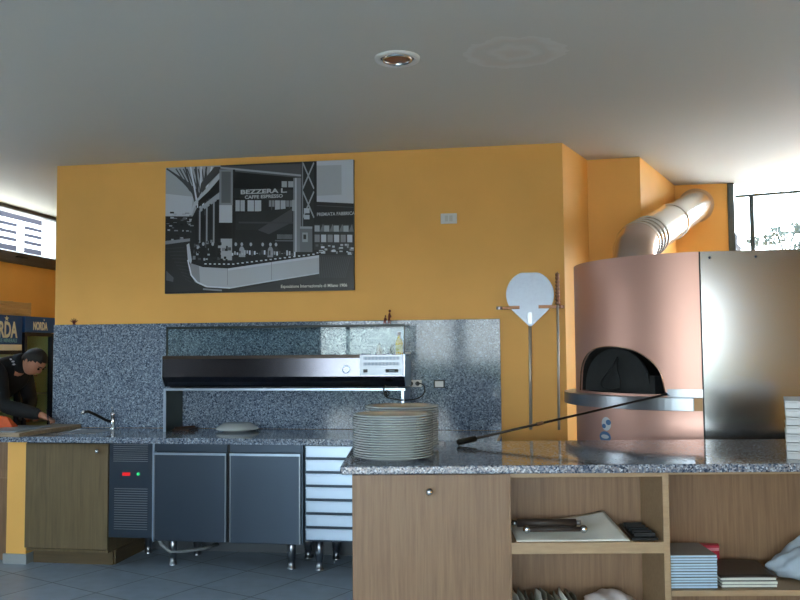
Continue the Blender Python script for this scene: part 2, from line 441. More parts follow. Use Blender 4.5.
# worktop with sink opening
for (x0, x1, y0, y1) in ((-3.84, -3.50, 5.55, 6.254), (-3.50, -3.20, 5.55, 5.80), (-3.50, -3.20, 6.10, 6.254), (-3.20, -.28, 5.55, 6.254)): w.box(x0, x1, y0, y1, .89, .93)
wt = build(w, 'worktop', M['granite_top'])
tag(wt, 'long speckled granite worktop of the rear counter below the backsplash', 'worktop')
t = empty('sink', (-3.35, 5.95, .75), 'small steel sink bowl set in the worktop beside the black tap', 'sink')
w = MB(); w.box(-3.498, -3.202, 5.802, 6.098, .77, .775).box(-3.498, -3.492, 5.802, 6.098, .77, .931).box(-3.208, -3.202, 5.802, 6.098, .77, .931).box(-3.492, -3.208, 5.802, 5.808, .77, .931).box(-3.492, -3.208, 6.092, 6.098, .77, .931)
build(w, 'bowl', M['steel'], t)
build(MB().lathe([(.03, 0), (.03, .004), (0, .005)], (-3.35, 5.95, .775), 20), 'drain', M['chrome'], t)
w = MB().box(-3.51, -3.19, 5.79, 5.801, .9302, .934).box(-3.51, -3.19, 6.099, 6.11, .9302, .934).box(-3.51, -3.499, 5.80, 6.10, .9302, .934).box(-3.201, -3.19, 5.80, 6.10, .9302, .934)
build(w, 'rim', M['chrome'], t)
# tap
t = empty('mixer_tap', (-3.255, 6.16, .931), 'chrome mixer tap with dark spout reaching left over the sink', 'tap')
build(MB().lathe([(.026, 0), (.026, .012), (.018, .02), (.017, .10), (.02, .105), (.02, .125), (.0, .13)], (-3.255, 6.16, .931), 20), 'body', M['chrome'], t)
build(MB().tube([(-3.262, 6.155, .985), (-3.30, 6.13, 1.00), (-3.36, 6.08, 1.045), (-3.40, 6.05, 1.07), (-3.43, 6.03, 1.07)], .011, 12), 'spout', M['black'], t)
build(MB().tube([(-3.425, 6.033, 1.078), (-3.437, 6.025, 1.052)], .014, 12), 'spout_tip', M['chrome'], t)
build(MB().tube([(-3.255, 6.16, 1.06), (-3.25, 6.14, 1.085), (-3.235, 6.10, 1.098)], [.008, .007, .006], 10), 'lever', M['chrome'], t)

# ------------------------------------------------------------------ wooden cabinet on the left
t = empty('wooden_cabinet', (-3.36, 5.96, 0), 'oak-fronted base cabinet below the sink, next to the orange half wall', 'cabinet')
build(MB().box(-3.67, -3.652, 5.70, 6.25, .10, .889).box(-3.058, -3.04, 5.70, 6.25, .10, .889).box(-3.652, -3.058, 5.70, 6.25, .10, .118).box(-3.652, -3.058, 6.23, 6.25, .118, .76), 'carcass', M['oak_green'], t)
d = build(MB().box(-3.675, -3.036, 5.68, 5.699, .125, .868), 'door', M['oak_green'], t, .002)
build(MB().sph((-3.115, 5.664, .819), .016, 14, (1, .8, 1)).tube([(-3.115, 5.672, .819), (-3.115, 5.680, .819)], .006), 'knob', M['chrome'], d)
build(MB().box(-3.66, -3.04, 5.77, 5.79, 0, .10), 'toe_kick', M['toe'], t)
build(MB().box(-3.66, -3.03, 5.79, 6.25, 0, .1), 'plinth', M['toe'], t)
build(MB().box(-3.67, -3.036, 5.685, 5.70, .869, .889), 'top_rail', M['black'], t)

# ------------------------------------------------------------------ refrigerated counter
FY = 5.68
t = empty('refrigerated_counter', (-2.33, 5.96, 0), 'dark stainless refrigerated base unit with two doors and a louvred compressor panel', 'refrigerated counter')
build(MB().box(-3.030, -1.605, FY+.03, 6.24, .215, .888), 'housing', M['steel_dark'], t)
# compressor panel with louvres
w = MB().box(-3.028, -2.700, FY, FY+.03, .215, .885)
pn = build(w, 'compressor_panel', M['steel_dark'], t, .003)
w = MB()
for i in range(9): w.box(-2.995, -2.735, FY-.004, FY, .868-.0145*i-.004, .868-.0145*i)
build(w, 'upper_louvre', M['steel'], pn)
w = MB()
for i in range(20):
    if i < 18: w.box(-2.985, -2.735, FY-.004, FY, .560-.0165*i-.005, .560-.0165*i)
build(w, 'lower_louvre', M['steel'], pn)
w = MB()
for i in range(4): w.poly([(-2.80+.02*i, FY-.006, .55), (-2.79+.02*i, FY-.006, .55), (-2.76+.02*i, FY-.006, .50), (-2.77+.02*i, FY-.006, .50)], [(0, 1, 2, 3)])
sw = build(MB().box(-2.925, -2.865, FY-.008, FY, .648, .672), 'rocker_switch', M['red_led'], pn, .003)
build(MB().tube([(-2.805, FY, .662), (-2.805, FY-.008, .662)], .011, 14), 'indicator_lamp', M['green_led'], pn)
for f, (x0, x1) in enumerate(((-2.683, -2.148), (-2.128, -1.618))):
    d = build(MB().box(x0, x1, FY-.018, FY+.03, .205, .812), 'door', M['steel_dark'], t, .004)
    build(MB().box(x0, x1, FY-.004, FY+.03, .822, .878), 'door_rail', M['steel_dark'], t, .002)
    build(MB().box(x0+.003, x1-.003, FY-.023, FY-.016, .800, .816), 'grip_edge', M['steel_bright'], d)
    build(MB().box(x1-.012, x1-.004, FY-.0205, FY-.017, .21, .80), 'edge_strip', M['steel'], d)
    build(MB().box(x0+.004, x0+.010, FY-.0205, FY-.017, .21, .80), 'edge_strip', M['steel'], d)
build(MB().box(-2.700, -2.686, FY-.002, FY+.03, .195, .885), 'post', M['steel_bright'], t)
build(MB().box(-2.147, -2.129, FY+.005, FY+.03, .205, .885), 'post', M['black'], t)
build(MB().box(-1.617, -1.606, FY-.002, FY+.03, .20, .885), 'post', M['steel_dark'], t)
def leg(x, y, z1, par):
    build(MB().lathe([(.029, 0), (.029, .012), (.024, .014), (.024, .07), (.029, .072), (.029, z1), (0, z1)], (x, y, 0), 20), 'leg', M['steel'], par)
for x, y in ((-2.615, 5.84), (-1.735, 5.84), (-2.56, 6.15), (-1.70, 6.15), (-2.95, 6.15)): leg(x, y, .215, t)
build(MB().tube([(-2.70, 5.78, .20), (-2.68, 5.79, .15), (-2.62, 5.80, .10), (-2.56, 5.88, .085), (-2.45, 6.0, .08), (-2.4, 6.15, .08)], .012, 10), 'drain_hose', M['hose'], t)

# ------------------------------------------------------------------ drawer unit
t = empty('drawer_unit', (-1.25, 5.96, 0), 'steel unit of seven shallow drawers right of the refrigerated doors', 'drawer unit')
build(MB().box(-1.598, -.90, FY+.02, 6.24, .225, .888), 'housing', M['steel_dark'], t)
for i in range(7):
    z1 = .872 - i*.0925
    d = build(MB().box(-1.583, -.905, FY-.008, FY+.02, z1-.076, z1-.010), 'drawer', M['steel_bright'], t, .002)
    build(MB().box(-1.583, -.905, FY-.020, FY-.008, z1-.013, z1), 'drawer_grip', M['steel_bright'], d, .002)
for x, y in ((-1.535, 5.84), (-.98, 5.84), (-1.49, 6.15), (-.98, 6.15)): leg(x, y, .225, t)

# ------------------------------------------------------------------ stand and refrigerated display case
t = empty('display_stand', (-1.84, 6.10, .931), 'steel over-shelf with solid side panels standing on the rear worktop under the glass case', 'shelf stand')
build(MB().box(-2.745, -.935, 5.95, 6.25, 1.232, 1.252), 'top_shelf', M['steel_bright'], t, .002)
build(MB().box(-2.745, -2.729, 5.956, 6.25, .931, 1.232), 'side_panel', mat('steel_green_reflection', (.20, .24, .22), .4, .4), t)  # dark greenish reflection put into the left panel's base colour
build(MB().box(-2.748, -2.728, 5.949, 5.956, .931, 1.232), 'front_leg', M['steel_bright'], t)
build(MB().box(-.967, -.947, 5.95, 6.25, .931, 1.232), 'side_panel', M['steel_bright'], t)
t = empty('display_case', (-1.85, 6.1, 1.256), 'long stainless refrigerated display case with glass top on the over-shelf', 'display case')
X0, X1 = -2.762, -.938
prof = [(5.99, 1.262), (6.245, 1.262), (6.245, 1.478), (6.01, 1.478), (6.0, 1.49), (5.945, 1.49), (5.94, 1.335)]
w = MB(); n = len(prof)
vs = [(X0+.006, y, z) for y, z in prof] + [(X1-.006, y, z) for y, z in prof]
w.poly(vs, [tuple(range(n)), tuple(range(n, 2*n))[::-1]] + [(i, (i+1) % n, n+(i+1) % n, n+i) for i in range(n)])
body = build(w, 'housing', M['case_steel'], t, .002)
for xa in (X0, X1-.006):
    w = MB(); vs = [(xa, y, z) for y, z in prof] + [(xa+.006, y, z) for y, z in prof]
    w.poly(vs, [tuple(range(n)), tuple(range(n, 2*n))[::-1]] + [(i, (i+1) % n, n+(i+1) % n, n+i) for i in range(n)])
    build(w, 'end_cap', M['steel_bright'], t)
for (xa, xb) in ((-2.72, -2.6), (-2.0, -1.9), (-1.1, -1.0)): build(MB().box(xa, xb, 6.0, 6.2, 1.253, 1.262), 'foot', M['black'], t)
# pans sunk in the top
for k in range(6):
    xa = -2.73 + k*.235
    build(MB().box(xa, xa+.225, 6.03, 6.225, 1.479, 1.484), 'pan', M['steel_dark'], t, .002)
build(MB().box(X0+.008, -1.262, 5.9375, 5.943, 1.466, 1.489), 'top_rail', mat('brown_rail', (.24, .19, .16), .3, .3), t)
# control panel end
w = MB().box(-1.262, -.955, 5.936, 5.941, 1.342, 1.484)
cp = build(w, 'control_panel', M['panel_steel'], t)
for z in (1.452, 1.412):
    w = MB()
    for i in range(26): w.box(-1.232+.0100*i, -1.232+.0100*i+.0055, 5.933, 5.936, z, z+.022)
    build(w, 'vent_grille', M['steel_dark'], cp)
build(MB().box(-1.235, -1.205, 5.930, 5.936, 1.362, 1.386), 'switch', M['black'], cp, .002)
dsp = build(MB().box(-1.075, -.985, 5.930, 5.936, 1.362, 1.386), 'thermostat_display', M['black'], cp, .002)
build(MB().box(-1.05, -1.01, 5.929, 5.930, 1.370, 1.379), 'readout', mat('display_digits', (.4, .5, .55), .4), dsp)
w = MB().lathe([(.03, 0), (.026, .002), (.022, .0)], (0, 0, 0), 20)
for v in w.bm.verts: v.co = Vector((-1.362+v.co.x, 5.938-v.co.z, 1.385+v.co.y))
build(w, 'round_badge', M['steel_bright'], t)
# glass enclosure: front, sides, top, mullion rails
gz0, gz1 = 1.491, 1.694
build(MB().box(X0+.03, X1-.012, 5.985, 5.990, gz0, gz1), 'front_glass', M['case_glass'], t)
build(MB().box(X0+.03, X0+.035, 5.991, 6.235, gz0, gz1), 'side_glass', M['case_glass'], t)
build(MB().box(X1-.017, X1-.012, 5.991, 6.235, gz0, gz1), 'side_glass', M['case_glass'], t)
build(MB().box(X0+.03, X1-.012, 5.991, 6.235, gz1+.001, gz1+.006), 'top_glass', M['case_glass'], t)
w = MB().box(X0+.026, X1-.008, 5.976, 5.984, gz1-.006, gz1+.012).box(X0+.018, X0+.0295, 5.978, 5.992, gz0, gz1+.01)
w.box(X0+.026, X1-.008, 6.228, 6.238, gz1+.007, gz1+.012).box(X1-.012, X1-.004, 5.979, 5.991, gz0, gz1+.01)
build(w, 'glass_frame', M['case_frame'], t)
build(MB().box(X1-.018, X1+.03, 6.02, 6.03, 1.492, 1.502), 'latch', M['white_plastic'], t)
# bottles inside the case
def bottle(name, x, y, z, h, r, mbody, mtop, label, cat):
    t = empty(name, (x, y, z), label, cat)
    build(MB().lathe([(0, 0), (r*.95, 0), (r, .006), (r, h*.52), (r*.8, h*.62), (r*.42, h*.74), (r*.38, h*.86), (0, h*.86)], (x, y, z), 22), 'glass_body', mbody, t)
    build(MB().lathe([(r*.46, h*.84), (r*.48, h*.97), (r*.3, h), (0, h)], (x, y, z), 18), 'cap', mtop, t)
    return t
t = bottle('oil_bottle', -.992, 6.03, 1.485, .165, .027, M['oil'], mat('brown_cork', (.45, .25, .16), .6), 'bottle of golden oil with brown cap inside the right end of the glass case', 'bottle')
build(MB().lathe([(.0273, .02), (.0275, .02), (.0275, .07), (.0273, .07)], (-.992, 6.03, 1.485), 22), 'label_band', mat('yellow_green_label', (.75, .72, .25), .5), t)
bottle('salt_shaker', -1.137, 6.03, 1.485, .085, .02, M['bag'], M['steel'], 'small white shaker inside the glass case, left of the oil bottle', 'shaker')
bottle('vinegar_cruet', -1.047, 6.06, 1.485, .075, .018, mat('dark_green_glass', (.22, .28, .26), .15), M['black'], 'short dark bottle squeezed beside the oil bottle in the glass case', 'bottle')
# figurine standing on the glass case
t = empty('figurine', (-1.093, 6.10, 1.7005), 'small red-brown figurine of two upright figures on top of the glass case', 'figurine')
def figbits(x, h, y):
    w = MB().tube([(x-.008, y, 1.7008), (x-.005, y, 1.7008+h*.4)], [.004, .005], 8).tube([(x+.009, y, 1.7008), (x+.004, y, 1.7008+h*.4)], [.004, .005], 8)
    w.tube([(x, y, 1.7008+h*.36), (x+.002, y, 1.7008+h*.60), (x+.003, y, 1.7008+h*.80)], [.007, .010, .006], 10)
    w.sph((x+.005, y, 1.7008+h*.92), h*.09, 10, (.9, .9, 1.1))
    w.tube([(x+.006, y, 1.7008+h*.74), (x+.016, y-.004, 1.7008+h*.56), (x+.008, y-.006, 1.7008+h*.48)], .003, 6)
    return w
build(figbits(-1.108, .072, 6.10), 'short_figure', M['terra_fig'], t)
build(figbits(-1.076, .112, 6.10), 'tall_figure', M['terra_fig'], t)
# little dry twig ornament on the splash top, left end
t = MB()
bx, by, bz = -3.655, 6.266, 1.7425
t.lathe([(.012, 0), (.010, .008), (0, .010)], (bx, by, bz), 10)
for a in range(5):
    an = R(20+a*35); t.tube([(bx, by, bz+.006), (bx+.014*math.cos(an), by-.002, bz+.018+.012*math.sin(an)), (bx+.034*math.cos(an), by-.004, bz+.022+.030*math.sin(an))], [.003, .004, .002], 6)
o = build(t, 'ornament', M['terra_fig']); tag(o, 'tiny brown star-shaped ornament perched on top of the backsplash, far left', 'ornament')

# ------------------------------------------------------------------ sockets, switch, cord
def plate(name, x0, x1, z0, z1, y, label, cat):
    t = empty(name, ((x0+x1)/2, y, z0), label, cat); return t
t = plate('wall_switch', -.71, -.588, 2.458, 2.535, 6.28, 'white two-gang switch plate high on the ochre wall', 'switch')
build(MB().box(-.71, -.588, 6.270, 6.2795, 2.458, 2.535), 'plate', M['white_plastic'], t, .003)
for x in (-.678, -.645): build(MB().box(x, x+.024, 6.266, 6.270, 2.475, 2.518), 'rocker', mat('ivory', (.80, .79, .76), .4), t, .001)
SF = 6.2545
t = plate('double_socket', -.945, -.85, 1.245, 1.29, SF, 'white socket plate with black plug on the granite, beside the display case', 'socket')
build(MB().box(-.965, -.862, SF-.008, SF, 1.247, 1.298), 'plate', M['white_plastic'], t, .002)
w = MB()
for x in (-.942, -.892): w.tube([(x, SF-.008, 1.271), (x, SF-.0095, 1.271)], .016, 16)
build(w, 'outlet', M['black'], t)
t = plate('light_switch', -.765, -.69, 1.235, 1.29, SF, 'white switch in a dark frame on the granite right of the plugged socket', 'switch')
build(MB().box(-.772, -.69, SF-.007, SF, 1.238, 1.297), 'frame', M['black'], t, .002)
build(MB().box(-.762, -.70, SF-.010, SF-.007, 1.246, 1.289), 'rocker', M['white_plastic'], t, .001)
t = empty('power_cord', (-.9, 6.2, 1.2), 'black power cord looping from the wall socket to the back of the display case', 'cord')
build(MB().tube([(-.892, SF-.010, 1.271), (-.892, SF-.035, 1.271)], [.017, .012], 14), 'plug', M['black'], t)
import itertools
def spline(pts, n=8):
    P = [Vector(p) for p in pts]; P = [P[0]*2-P[1]] + P + [P[-1]*2-P[-2]]; out = []
    for i in range(1, len(P)-2):
        for k in range(n):
            q = k/n; a, b, c, d_ = P[i-1], P[i], P[i+1], P[i+2]
            out.append(.5*((2*b)+(-a+c)*q+(2*a-5*b+4*c-d_)*q*q+(-a+3*b-3*c+d_)*q**3))
    out.append(P[-2]); return out
build(MB().tube(spline([(-.892, 6.222, 1.271), (-.86, 6.20, 1.272), (-.83, 6.17, 1.25), (-.83, 6.13, 1.205), (-.87, 6.06, 1.172), (-.95, 5.93, 1.168), (-1.06, 5.935, 1.185), (-1.085, 5.925, 1.215), (-1.065, 5.925, 1.235), (-1.05, 5.93, 1.21), (-1.075, 5.932, 1.195), (-1.09, 5.935, 1.24), (-1.085, 5.936, 1.262), (-1.08, 5.945, 1.275)], 8), .0045, 8), 'cable', M['black'], t)
build(MB().sph((-1.073, 5.927, 1.213), .014, 10, (1, .7, 1.2)), 'cable_tie', M['black'], t)

# plate and tray under the shelf
o = build(MB().lathe([(0, .002), (.10, 0), (.105, .006), (.155, .012), (.160, .018), (.150, .030), (.10, .058), (.06, .060), (0, .060)], (-2.22, 6.07, .932), 36), 'serving_dish', M['porcelain'])
tag(o, 'upturned white oval dish on the rear worktop under the over-shelf', 'dish')
o = build(MB().box(-2.71, -2.58, 6.02, 6.2, .932, .945).tube([(-2.70, 6.04, .952), (-2.58, 6.14, .956)], .008, 8), 'wooden_board', mat('dark_brown_board', (.22, .15, .12), .5), None, .003)
tag(o, 'small dark brown board lying behind the left side panel of the over-shelf', 'board')

# ------------------------------------------------------------------ framed photograph on the wall
def make_picture():
    t = empty('wall_picture', (-2.125, 6.28, 1.975), 'large black-and-white photograph of an old exhibition bar hung on the ochre wall', 'picture')
    px0, px1, pz0, pz1, pyf = -2.882, -1.369, 1.974, 2.969, 6.250
    build(MB().box(px0, px1, pyf, 6.279, pz0, pz1), 'canvas', M['black'], t)
    me = bpy.data.meshes.new('photo_print'); bm = bmesh.new(); cl = bm.loops.layers.float_color.new('Col')
    st = [0]
    def P(pts, g):
        st[0] += 1
        y = pyf - .0004 - st[0]*.000012
        vs = []
        for (x, yy) in pts:
            x = min(max(x, 57), 742); q = (x-57)/685
            top = 105-33*q; bot = 563-20*q
            v = min(max((yy-top)/(bot-top), 0), 1)
            vs.append(bm.verts.new((px0+q*(px1-px0), y, pz1-v*(pz1-pz0))))
        try: f = bm.faces.new(vs)
        except ValueError: return
        c = lin((g*1.04, g*1.08, g*1.14)) if not isinstance(g, tuple) else lin(g)
        for l in f.loops: l[cl] = (*c, 1)
    def Q(x0, y0, x1, y1, g): P([(x0, y0), (x1, y0), (x1, y1), (x0, y1)], g)
    def LN(x0, y0, x1, y1, wd, g):
        dx, dy = x1-x0, y1-y0; l = math.hypot(dx, dy) or 1; nx, ny = -dy/l*wd/2, dx/l*wd/2
        P([(x0+nx, y0+ny), (x1+nx, y1+ny), (x1-nx, y1-ny), (x0-nx, y0-ny)], g)
    rnd = random.Random(3)
    P([(57, 105), (742, 72), (742, 543), (57, 563)], .13)
    # hall roof, bright with rafters
    P([(57, 105), (265, 95), (265, 130), (180, 240), (150, 300), (57, 300)], .62)
    P([(57, 200), (160, 210), (150, 300), (57, 300)], .72)
    for i in range(9):
        LN(60+i*14, 108+i*9, 150+i*7, 165+i*14, 6, .24); LN(95+i*14, 108, 150+i*9, 190+i*6, 5, .30)
    for i in range(6): LN(130+i*20, 100, 175+i*4, 250, 6, .80 if i % 2 else .22)
    P([(262, 118), (262, 140), (165, 250), (150, 300), (140, 295), (165, 230)], .70)
    P([(240, 100), (262, 100), (262, 118), (200, 180), (180, 215), (190, 160)], .26)
    # far stands at left
    Q(57, 282, 160, 372, .14)
    for i in range(40):
        x = rnd.uniform(60, 150); y = rnd.uniform(265, 368); Q(x, y, x+rnd.uniform(4, 16), y+rnd.uniform(2, 7), rnd.choice([.35, .5, .65, .08]))
    P([(57, 372), (150, 362), (150, 378), (57, 386)], .55)
    # floor at left
    P([(57, 385), (150, 372), (152, 500), (210, 546), (57, 560)], .17)
    for i in range(10): LN(60+i*8, 400+i*12, 130+i*3, 395+i*14, 3, .22)
    P([(62, 480), (90, 505), (88, 520), (62, 515)], .36)
    # facade: top beams, fascia
    P([(262, 95), (560, 82), (560, 145), (262, 112)], .30); P([(262, 100), (560, 128), (560, 135), (262, 107)], .60)
    P([(262, 95), (560, 80), (560, 88), (262, 99)], .18)
    P([(180, 225), (262, 150), (262, 180), (180, 250)], .12); P([(185, 250), (262, 190), (262, 215), (185, 268)], .62)
    for i in range(7): Q(170+i*13, 268-i*8, 176+i*13, 380, .58 if i % 2 else .10)
    Q(258, 110, 308, 240, .52); Q(266, 118, 300, 232, .38); Q(258, 240, 306, 304, .72); Q(256, 304, 304, 362, .09); Q(264, 362, 306, 440, .66)
    Q(308, 110, 316, 420, .10)
    P([(310, 118), (555, 140), (555, 190), (310, 180)], .09)
    P([(312, 178), (535, 183), (535, 222), (312, 214)], .17)
    # windows behind the bar
    for (x0, x1, g) in ((318, 352, .66), (362, 412, .70), (440, 460, .52), (462, 500, .66), (502, 526, .5)): Q(x0, 222, x1, 262 if g > .6 else 245, g); Q((x0+x1)/2-1.5, 222, (x0+x1)/2+1.5, 262, .3)
    Q(486, 152, 528, 174, .62); Q(505, 150, 510, 176, .2)
    P([(320, 270), (520, 250), (525, 330), (320, 330)], .16); P([(400, 330), (525, 250), (525, 300), (440, 345)], .28)
    Q(330, 300, 530, 306, .26)
    for i in range(14): Q(470+i*4, 345, 472+i*4, 362, .5)
    Q(462, 366, 530, 370, .40)
    # columns right
    Q(528, 140, 556, 408, .48); Q(534, 140, 540, 408, .68); Q(524, 220, 534, 260, .6)
    Q(556, 76, 610, 320, .15)
    for k in range(2):
        yb = 84+k*105
        LN(562, yb, 602, yb+95, 5, .60); LN(602, yb, 562, yb+95, 5, .60)
    LN(561, 78, 561, 320, 4, .5); LN(606, 78, 606, 320, 6, .08)
    Q(566, 250, 586, 268, .7); Q(566, 274, 586, 290, .7)
    # right upper sky / banners
    P([(612, 76), (742, 72), (742, 232), (612, 226)], .72); P([(612, 95), (700, 92), (700, 200), (612, 205)], .64)
    P([(604, 226), (742, 234), (742, 312), (604, 305)], .13); LN(612, 240, 742, 246, 2, .3)
    # exhibits on shelves
    Q(602, 308, 742, 400, .20)
    for i in range(4): x = 604+i*34; Q(x, 312, x+18, 334, .62); P([(x+18, 334), (x+30, 306), (x+40, 334)], .42)
    for i in range(6): x = 604+i*23; Q(x, 345, x+18, 372, .72 if i % 2 else .5)
    for i in range(30): x = rnd.uniform(604, 735); y = rnd.uniform(376, 412); Q(x, y, x+rnd.uniform(5, 16), y+rnd.uniform(4, 10), rnd.choice([.7, .55, .35, .8]))
    # cash kiosk
    Q(552, 322, 596, 408, .42); Q(560, 338, 580, 372, .6); Q(564, 345, 574, 362, .2); Q(552, 316, 596, 324, .6)
    # dark floor right
    P([(620, 418), (742, 420), (742, 543), (500, 548), (300, 555), (620, 480)], .19)
    for i in range(16): LN(625+i*7, 425, 620+i*6, 500, 2, .27)
    # crowd behind counter
    for i in range(60):
        x = rnd.uniform(155, 300); y = rnd.uniform(365, 440); Q(x, y, x+rnd.uniform(4, 13), y+rnd.uniform(4, 14), rnd.choice([.08, .12, .3, .5, .66, .1]))
    for (x, g) in ((200, .1), (235, .09), (320, .1), (342, .62), (375, .12), (418, .16), (446, .55), (466, .18)):
        P([(x-11, 428), (x-9, 398), (x-4, 390), (x+4, 390), (x+9, 398), (x+13, 428)], g)
        P([(x+5*math.cos(a*PI/4), 382+7*math.sin(a*PI/4)) for a in range(8)], .66)
    for i in range(26): Q(305+i*9, 408+rnd.uniform(-6, 6), 311+i*9, 418+rnd.uniform(-3, 6), rnd.choice([.7, .6, .8, .3]))
    # the curved counter
    P([(150, 385), (165, 400), (160, 440), (200, 458), (290, 460), (620, 412), (620, 418), (300, 470), (190, 468), (152, 446), (140, 400)], .10)
    for i in range(24): x = 205+i*17; y = 462-(x-290)*.13 if x > 290 else 460; Q(x, y-8, x+8, y-4, .8)
    P([(138, 385), (148, 380), (158, 440), (155, 455), (143, 440)], .74)
    P([(152, 452), (200, 466), (300, 470), (620, 419), (620, 482), (440, 515), (300, 540), (210, 538), (170, 520), (152, 490)], .66)
    P([(152, 452), (185, 463), (190, 530), (170, 520), (152, 490)], .52)
    P([(290, 470), (620, 419), (620, 428), (290, 478)], .74)
    for x in (290, 450): LN(x, 470-(x-290)*.15, x, 530-(x-290)*.13, 2, .5)
    LN(143, 440, 156, 495, 5, .82); LN(156, 495, 178, 520, 5, .82); LN(178, 520, 215, 536, 5, .80); LN(215, 536, 300, 540, 5, .78); LN(300, 540, 440, 515, 4, .75); LN(440, 515, 620, 484, 4, .74)
    LN(200, 545, 270, 549, 6, .5)
    bm.normal_update(); bm.to_mesh(me); bm.free()
    m, nt, b = newmat('print_ink')
    at = nt.nodes.new('ShaderNodeAttribute'); at.attribute_name = 'Col'
    nt.links.new(at.outputs['Color'], b.inputs['Base Color']); b.inputs['Roughness'].default_value = .35
    pr = finish(me, 'photo_print', [m], t)
    yt = pyf - .004
    def pos(x, yy):
        q = (x-57)/685; top = 105-33*q; bot = 563-20*q; v = (yy-top)/(bot-top)
        return (px0+q*(px1-px0), yt, pz1-v*(pz1-pz0))
    pl_ = mat('print_white', (.74, .76, .78), .4)
    text_mesh('BEZZERA L.', .046, pos(336, 200), FRONT, 'sign_lettering', pl_, t, .0003, .0015, sx=1.6)
    text_mesh('CAFFE ESPRESSO', .036, pos(352, 217), FRONT, 'sign_lettering', pl_, t, .0003, .001, sx=1.15)
    text_mesh('PREMIATA FABBRICA', .036, pos(612, 278), FRONT, 'banner_lettering', pl_, t, .0003, .0006, sx=.88)
    text_mesh('Esposizione Internazionale di Milano 1906', .033, pos(483, 538), FRONT, 'caption', M['letter'], t, .0003, .0005, sx=.93)
make_picture()

# ------------------------------------------------------------------ peel rack, tools
WY = 6.28
def hook_rack(x0, x1, z, label):
    t = empty('tool_hook', ((x0+x1)/2, WY, z), label, 'hook')
    build(MB().box(x0, x1, WY-.022, WY-.0005, z-.012, z+.012), 'bar', M['bronze'], t, .003)
    return t
t = empty('tool_rack', (-.06, WY, 1.81), 'bronze wall rack with two prongs holding the round pizza peel', 'tool rack')
build(MB().box(-.30, -.05, WY-.014, WY-.0005, 1.810, 1.832), 'left_bar', M['bronze'], t, .003)
build(MB().box(-.05, .185, WY-.014, WY-.0005, 1.812, 1.834), 'right_bar', M['bronze'], t, .003)
build(MB().box(-.215, -.135, WY-.055, WY-.047, 1.810, 1.834).box(-.215, -.207, WY-.05, WY-.0141, 1.812, 1.83), 'prong', M['bronze'], t, .002)
build(MB().box(.000, .097, WY-.055, WY-.047, 1.812, 1.836).box(.089, .097, WY-.05, WY-.0141, 1.812, 1.83), 'prong', M['bronze'], t, .002)
build(MB().lathe([(.02, -.011), (.022, 0), (.02, .011)], (-.285, WY-.02, 1.821), 14), 'end_knob', M['steel'], t)
build(MB().lathe([(.018, -.011), (.022, 0), (.018, .011)], (.15, WY-.02, 1.823), 14), 'end_knob', M['bronze'], t)
t = empty('pizza_peel', (-.065, WY-.035, .94), 'round-headed aluminium pizza peel hanging on the rack, head up', 'pizza peel')
pts = []
cx, cz, rr = -.060, 1.915, .172
for a in range(-48, 229, 8):
    z = cz+rr*math.sin(R(a)); pts.append((cx+rr*math.cos(R(a)), min(z, cz+rr*.93)))
pts.append((cx-.01, 1.685)); pts.append((cx+.01, 1.685))
w = MB(); n = len(pts)
w.poly([(x, WY-.044, z) for x, z in pts] + [(x, WY-.040, z) for x, z in pts], [tuple(range(n)), tuple(range(n, 2*n))[::-1]] + [(i, (i+1) % n, n+(i+1) % n, n+i) for i in range(n)])
build(w, 'blade', M['peel'], t)
build(MB().tube([(-.062, WY-.030, 1.775), (-.070, WY-.030, .94)], .0115, 12), 'handle', M['pole'], t)
build(MB().box(-.078, -.046, WY-.048, WY-.0445, 1.70, 1.785), 'socket_plate', M['steel'], t, .002)
t = empty('oven_brush', (.135, WY-.045, .94), 'slim steel oven poker with a knobbly twisted top, hanging right of the round peel', 'oven tool')
build(MB().tube([(.137, WY-.045, 1.84), (.13, WY-.045, .94)], .009, 12), 'shaft', M['pole'], t)
w = MB(); pr = [(0.0, 1.835)]
z = 1.835
for i in range(9): pr += [(.013, z+.004), (.022-.0008*i, z+.014), (.011, z+.024)]; z += .026
pr.append((.006, z)); pr.append((0, z+.012))
w.lathe([(r_, z_) for r_, z_ in pr], (.138, WY-.045, 0), 14)
build(w, 'twisted_head', M['bronze'], t)

# ------------------------------------------------------------------ the pizza oven
OC = Vector((.98, 5.60)); OR = .75; OZ = 2.047
def pc(A, r=OR, z=0.0): return (OC.x+r*math.sin(R(A)), OC.y-r*math.cos(R(A)), z)
t = empty('pizza_oven', (OC.x, OC.y, 0), 'large round copper-clad pizza oven with stainless side behind the island', 'pizza oven')
A0, A1 = -77, -23; AM = (A0+A1)/2; HZ = 1.262; HH = .268
def arch(A):
    q = (A-AM)/((A1-A0)/2); return HZ + HH*max(0, 1-abs(q)**2.3)**(1/2.3)*1.0
w = MB()
As = [a for a in range(-170, -77, 6)] + [A0+i*1.5 for i in range(0, 37)] + [a for a in range(-20, -8, 3)] + [-8]
def strip(lo, hi, alist, ra, rb, smooth):
    n0 = [w.bm.verts.new(pc(a, ra, lo(a))) for a in alist]; n1 = [w.bm.verts.new(pc(a, rb, hi(a))) for a in alist]
    for i in range(len(alist)-1):
        f = w.bm.faces.new((n0[i], n0[i+1], n1[i+1], n1[i])); f.smooth = smooth
inh = [a for a in As if A0 <= a <= A1]
for r_ in (OR, OR-.012):
    strip(lambda a: 0, lambda a: HZ, As, r_, r_, True)
    strip(lambda a: arch(a) if A0 <= a <= A1 else HZ, lambda a: OZ, As, r_, r_, True)
strip(lambda a: OZ, lambda a: OZ, As, OR, OR-.012, False)
strip(arch, arch, inh, OR, OR-.012, False)
strip(lambda a: HZ, lambda a: HZ, inh, OR, OR-.012, False)
build(w, 'copper_shell', M['copper'], t, 0, (OC.x, OC.y, 0))
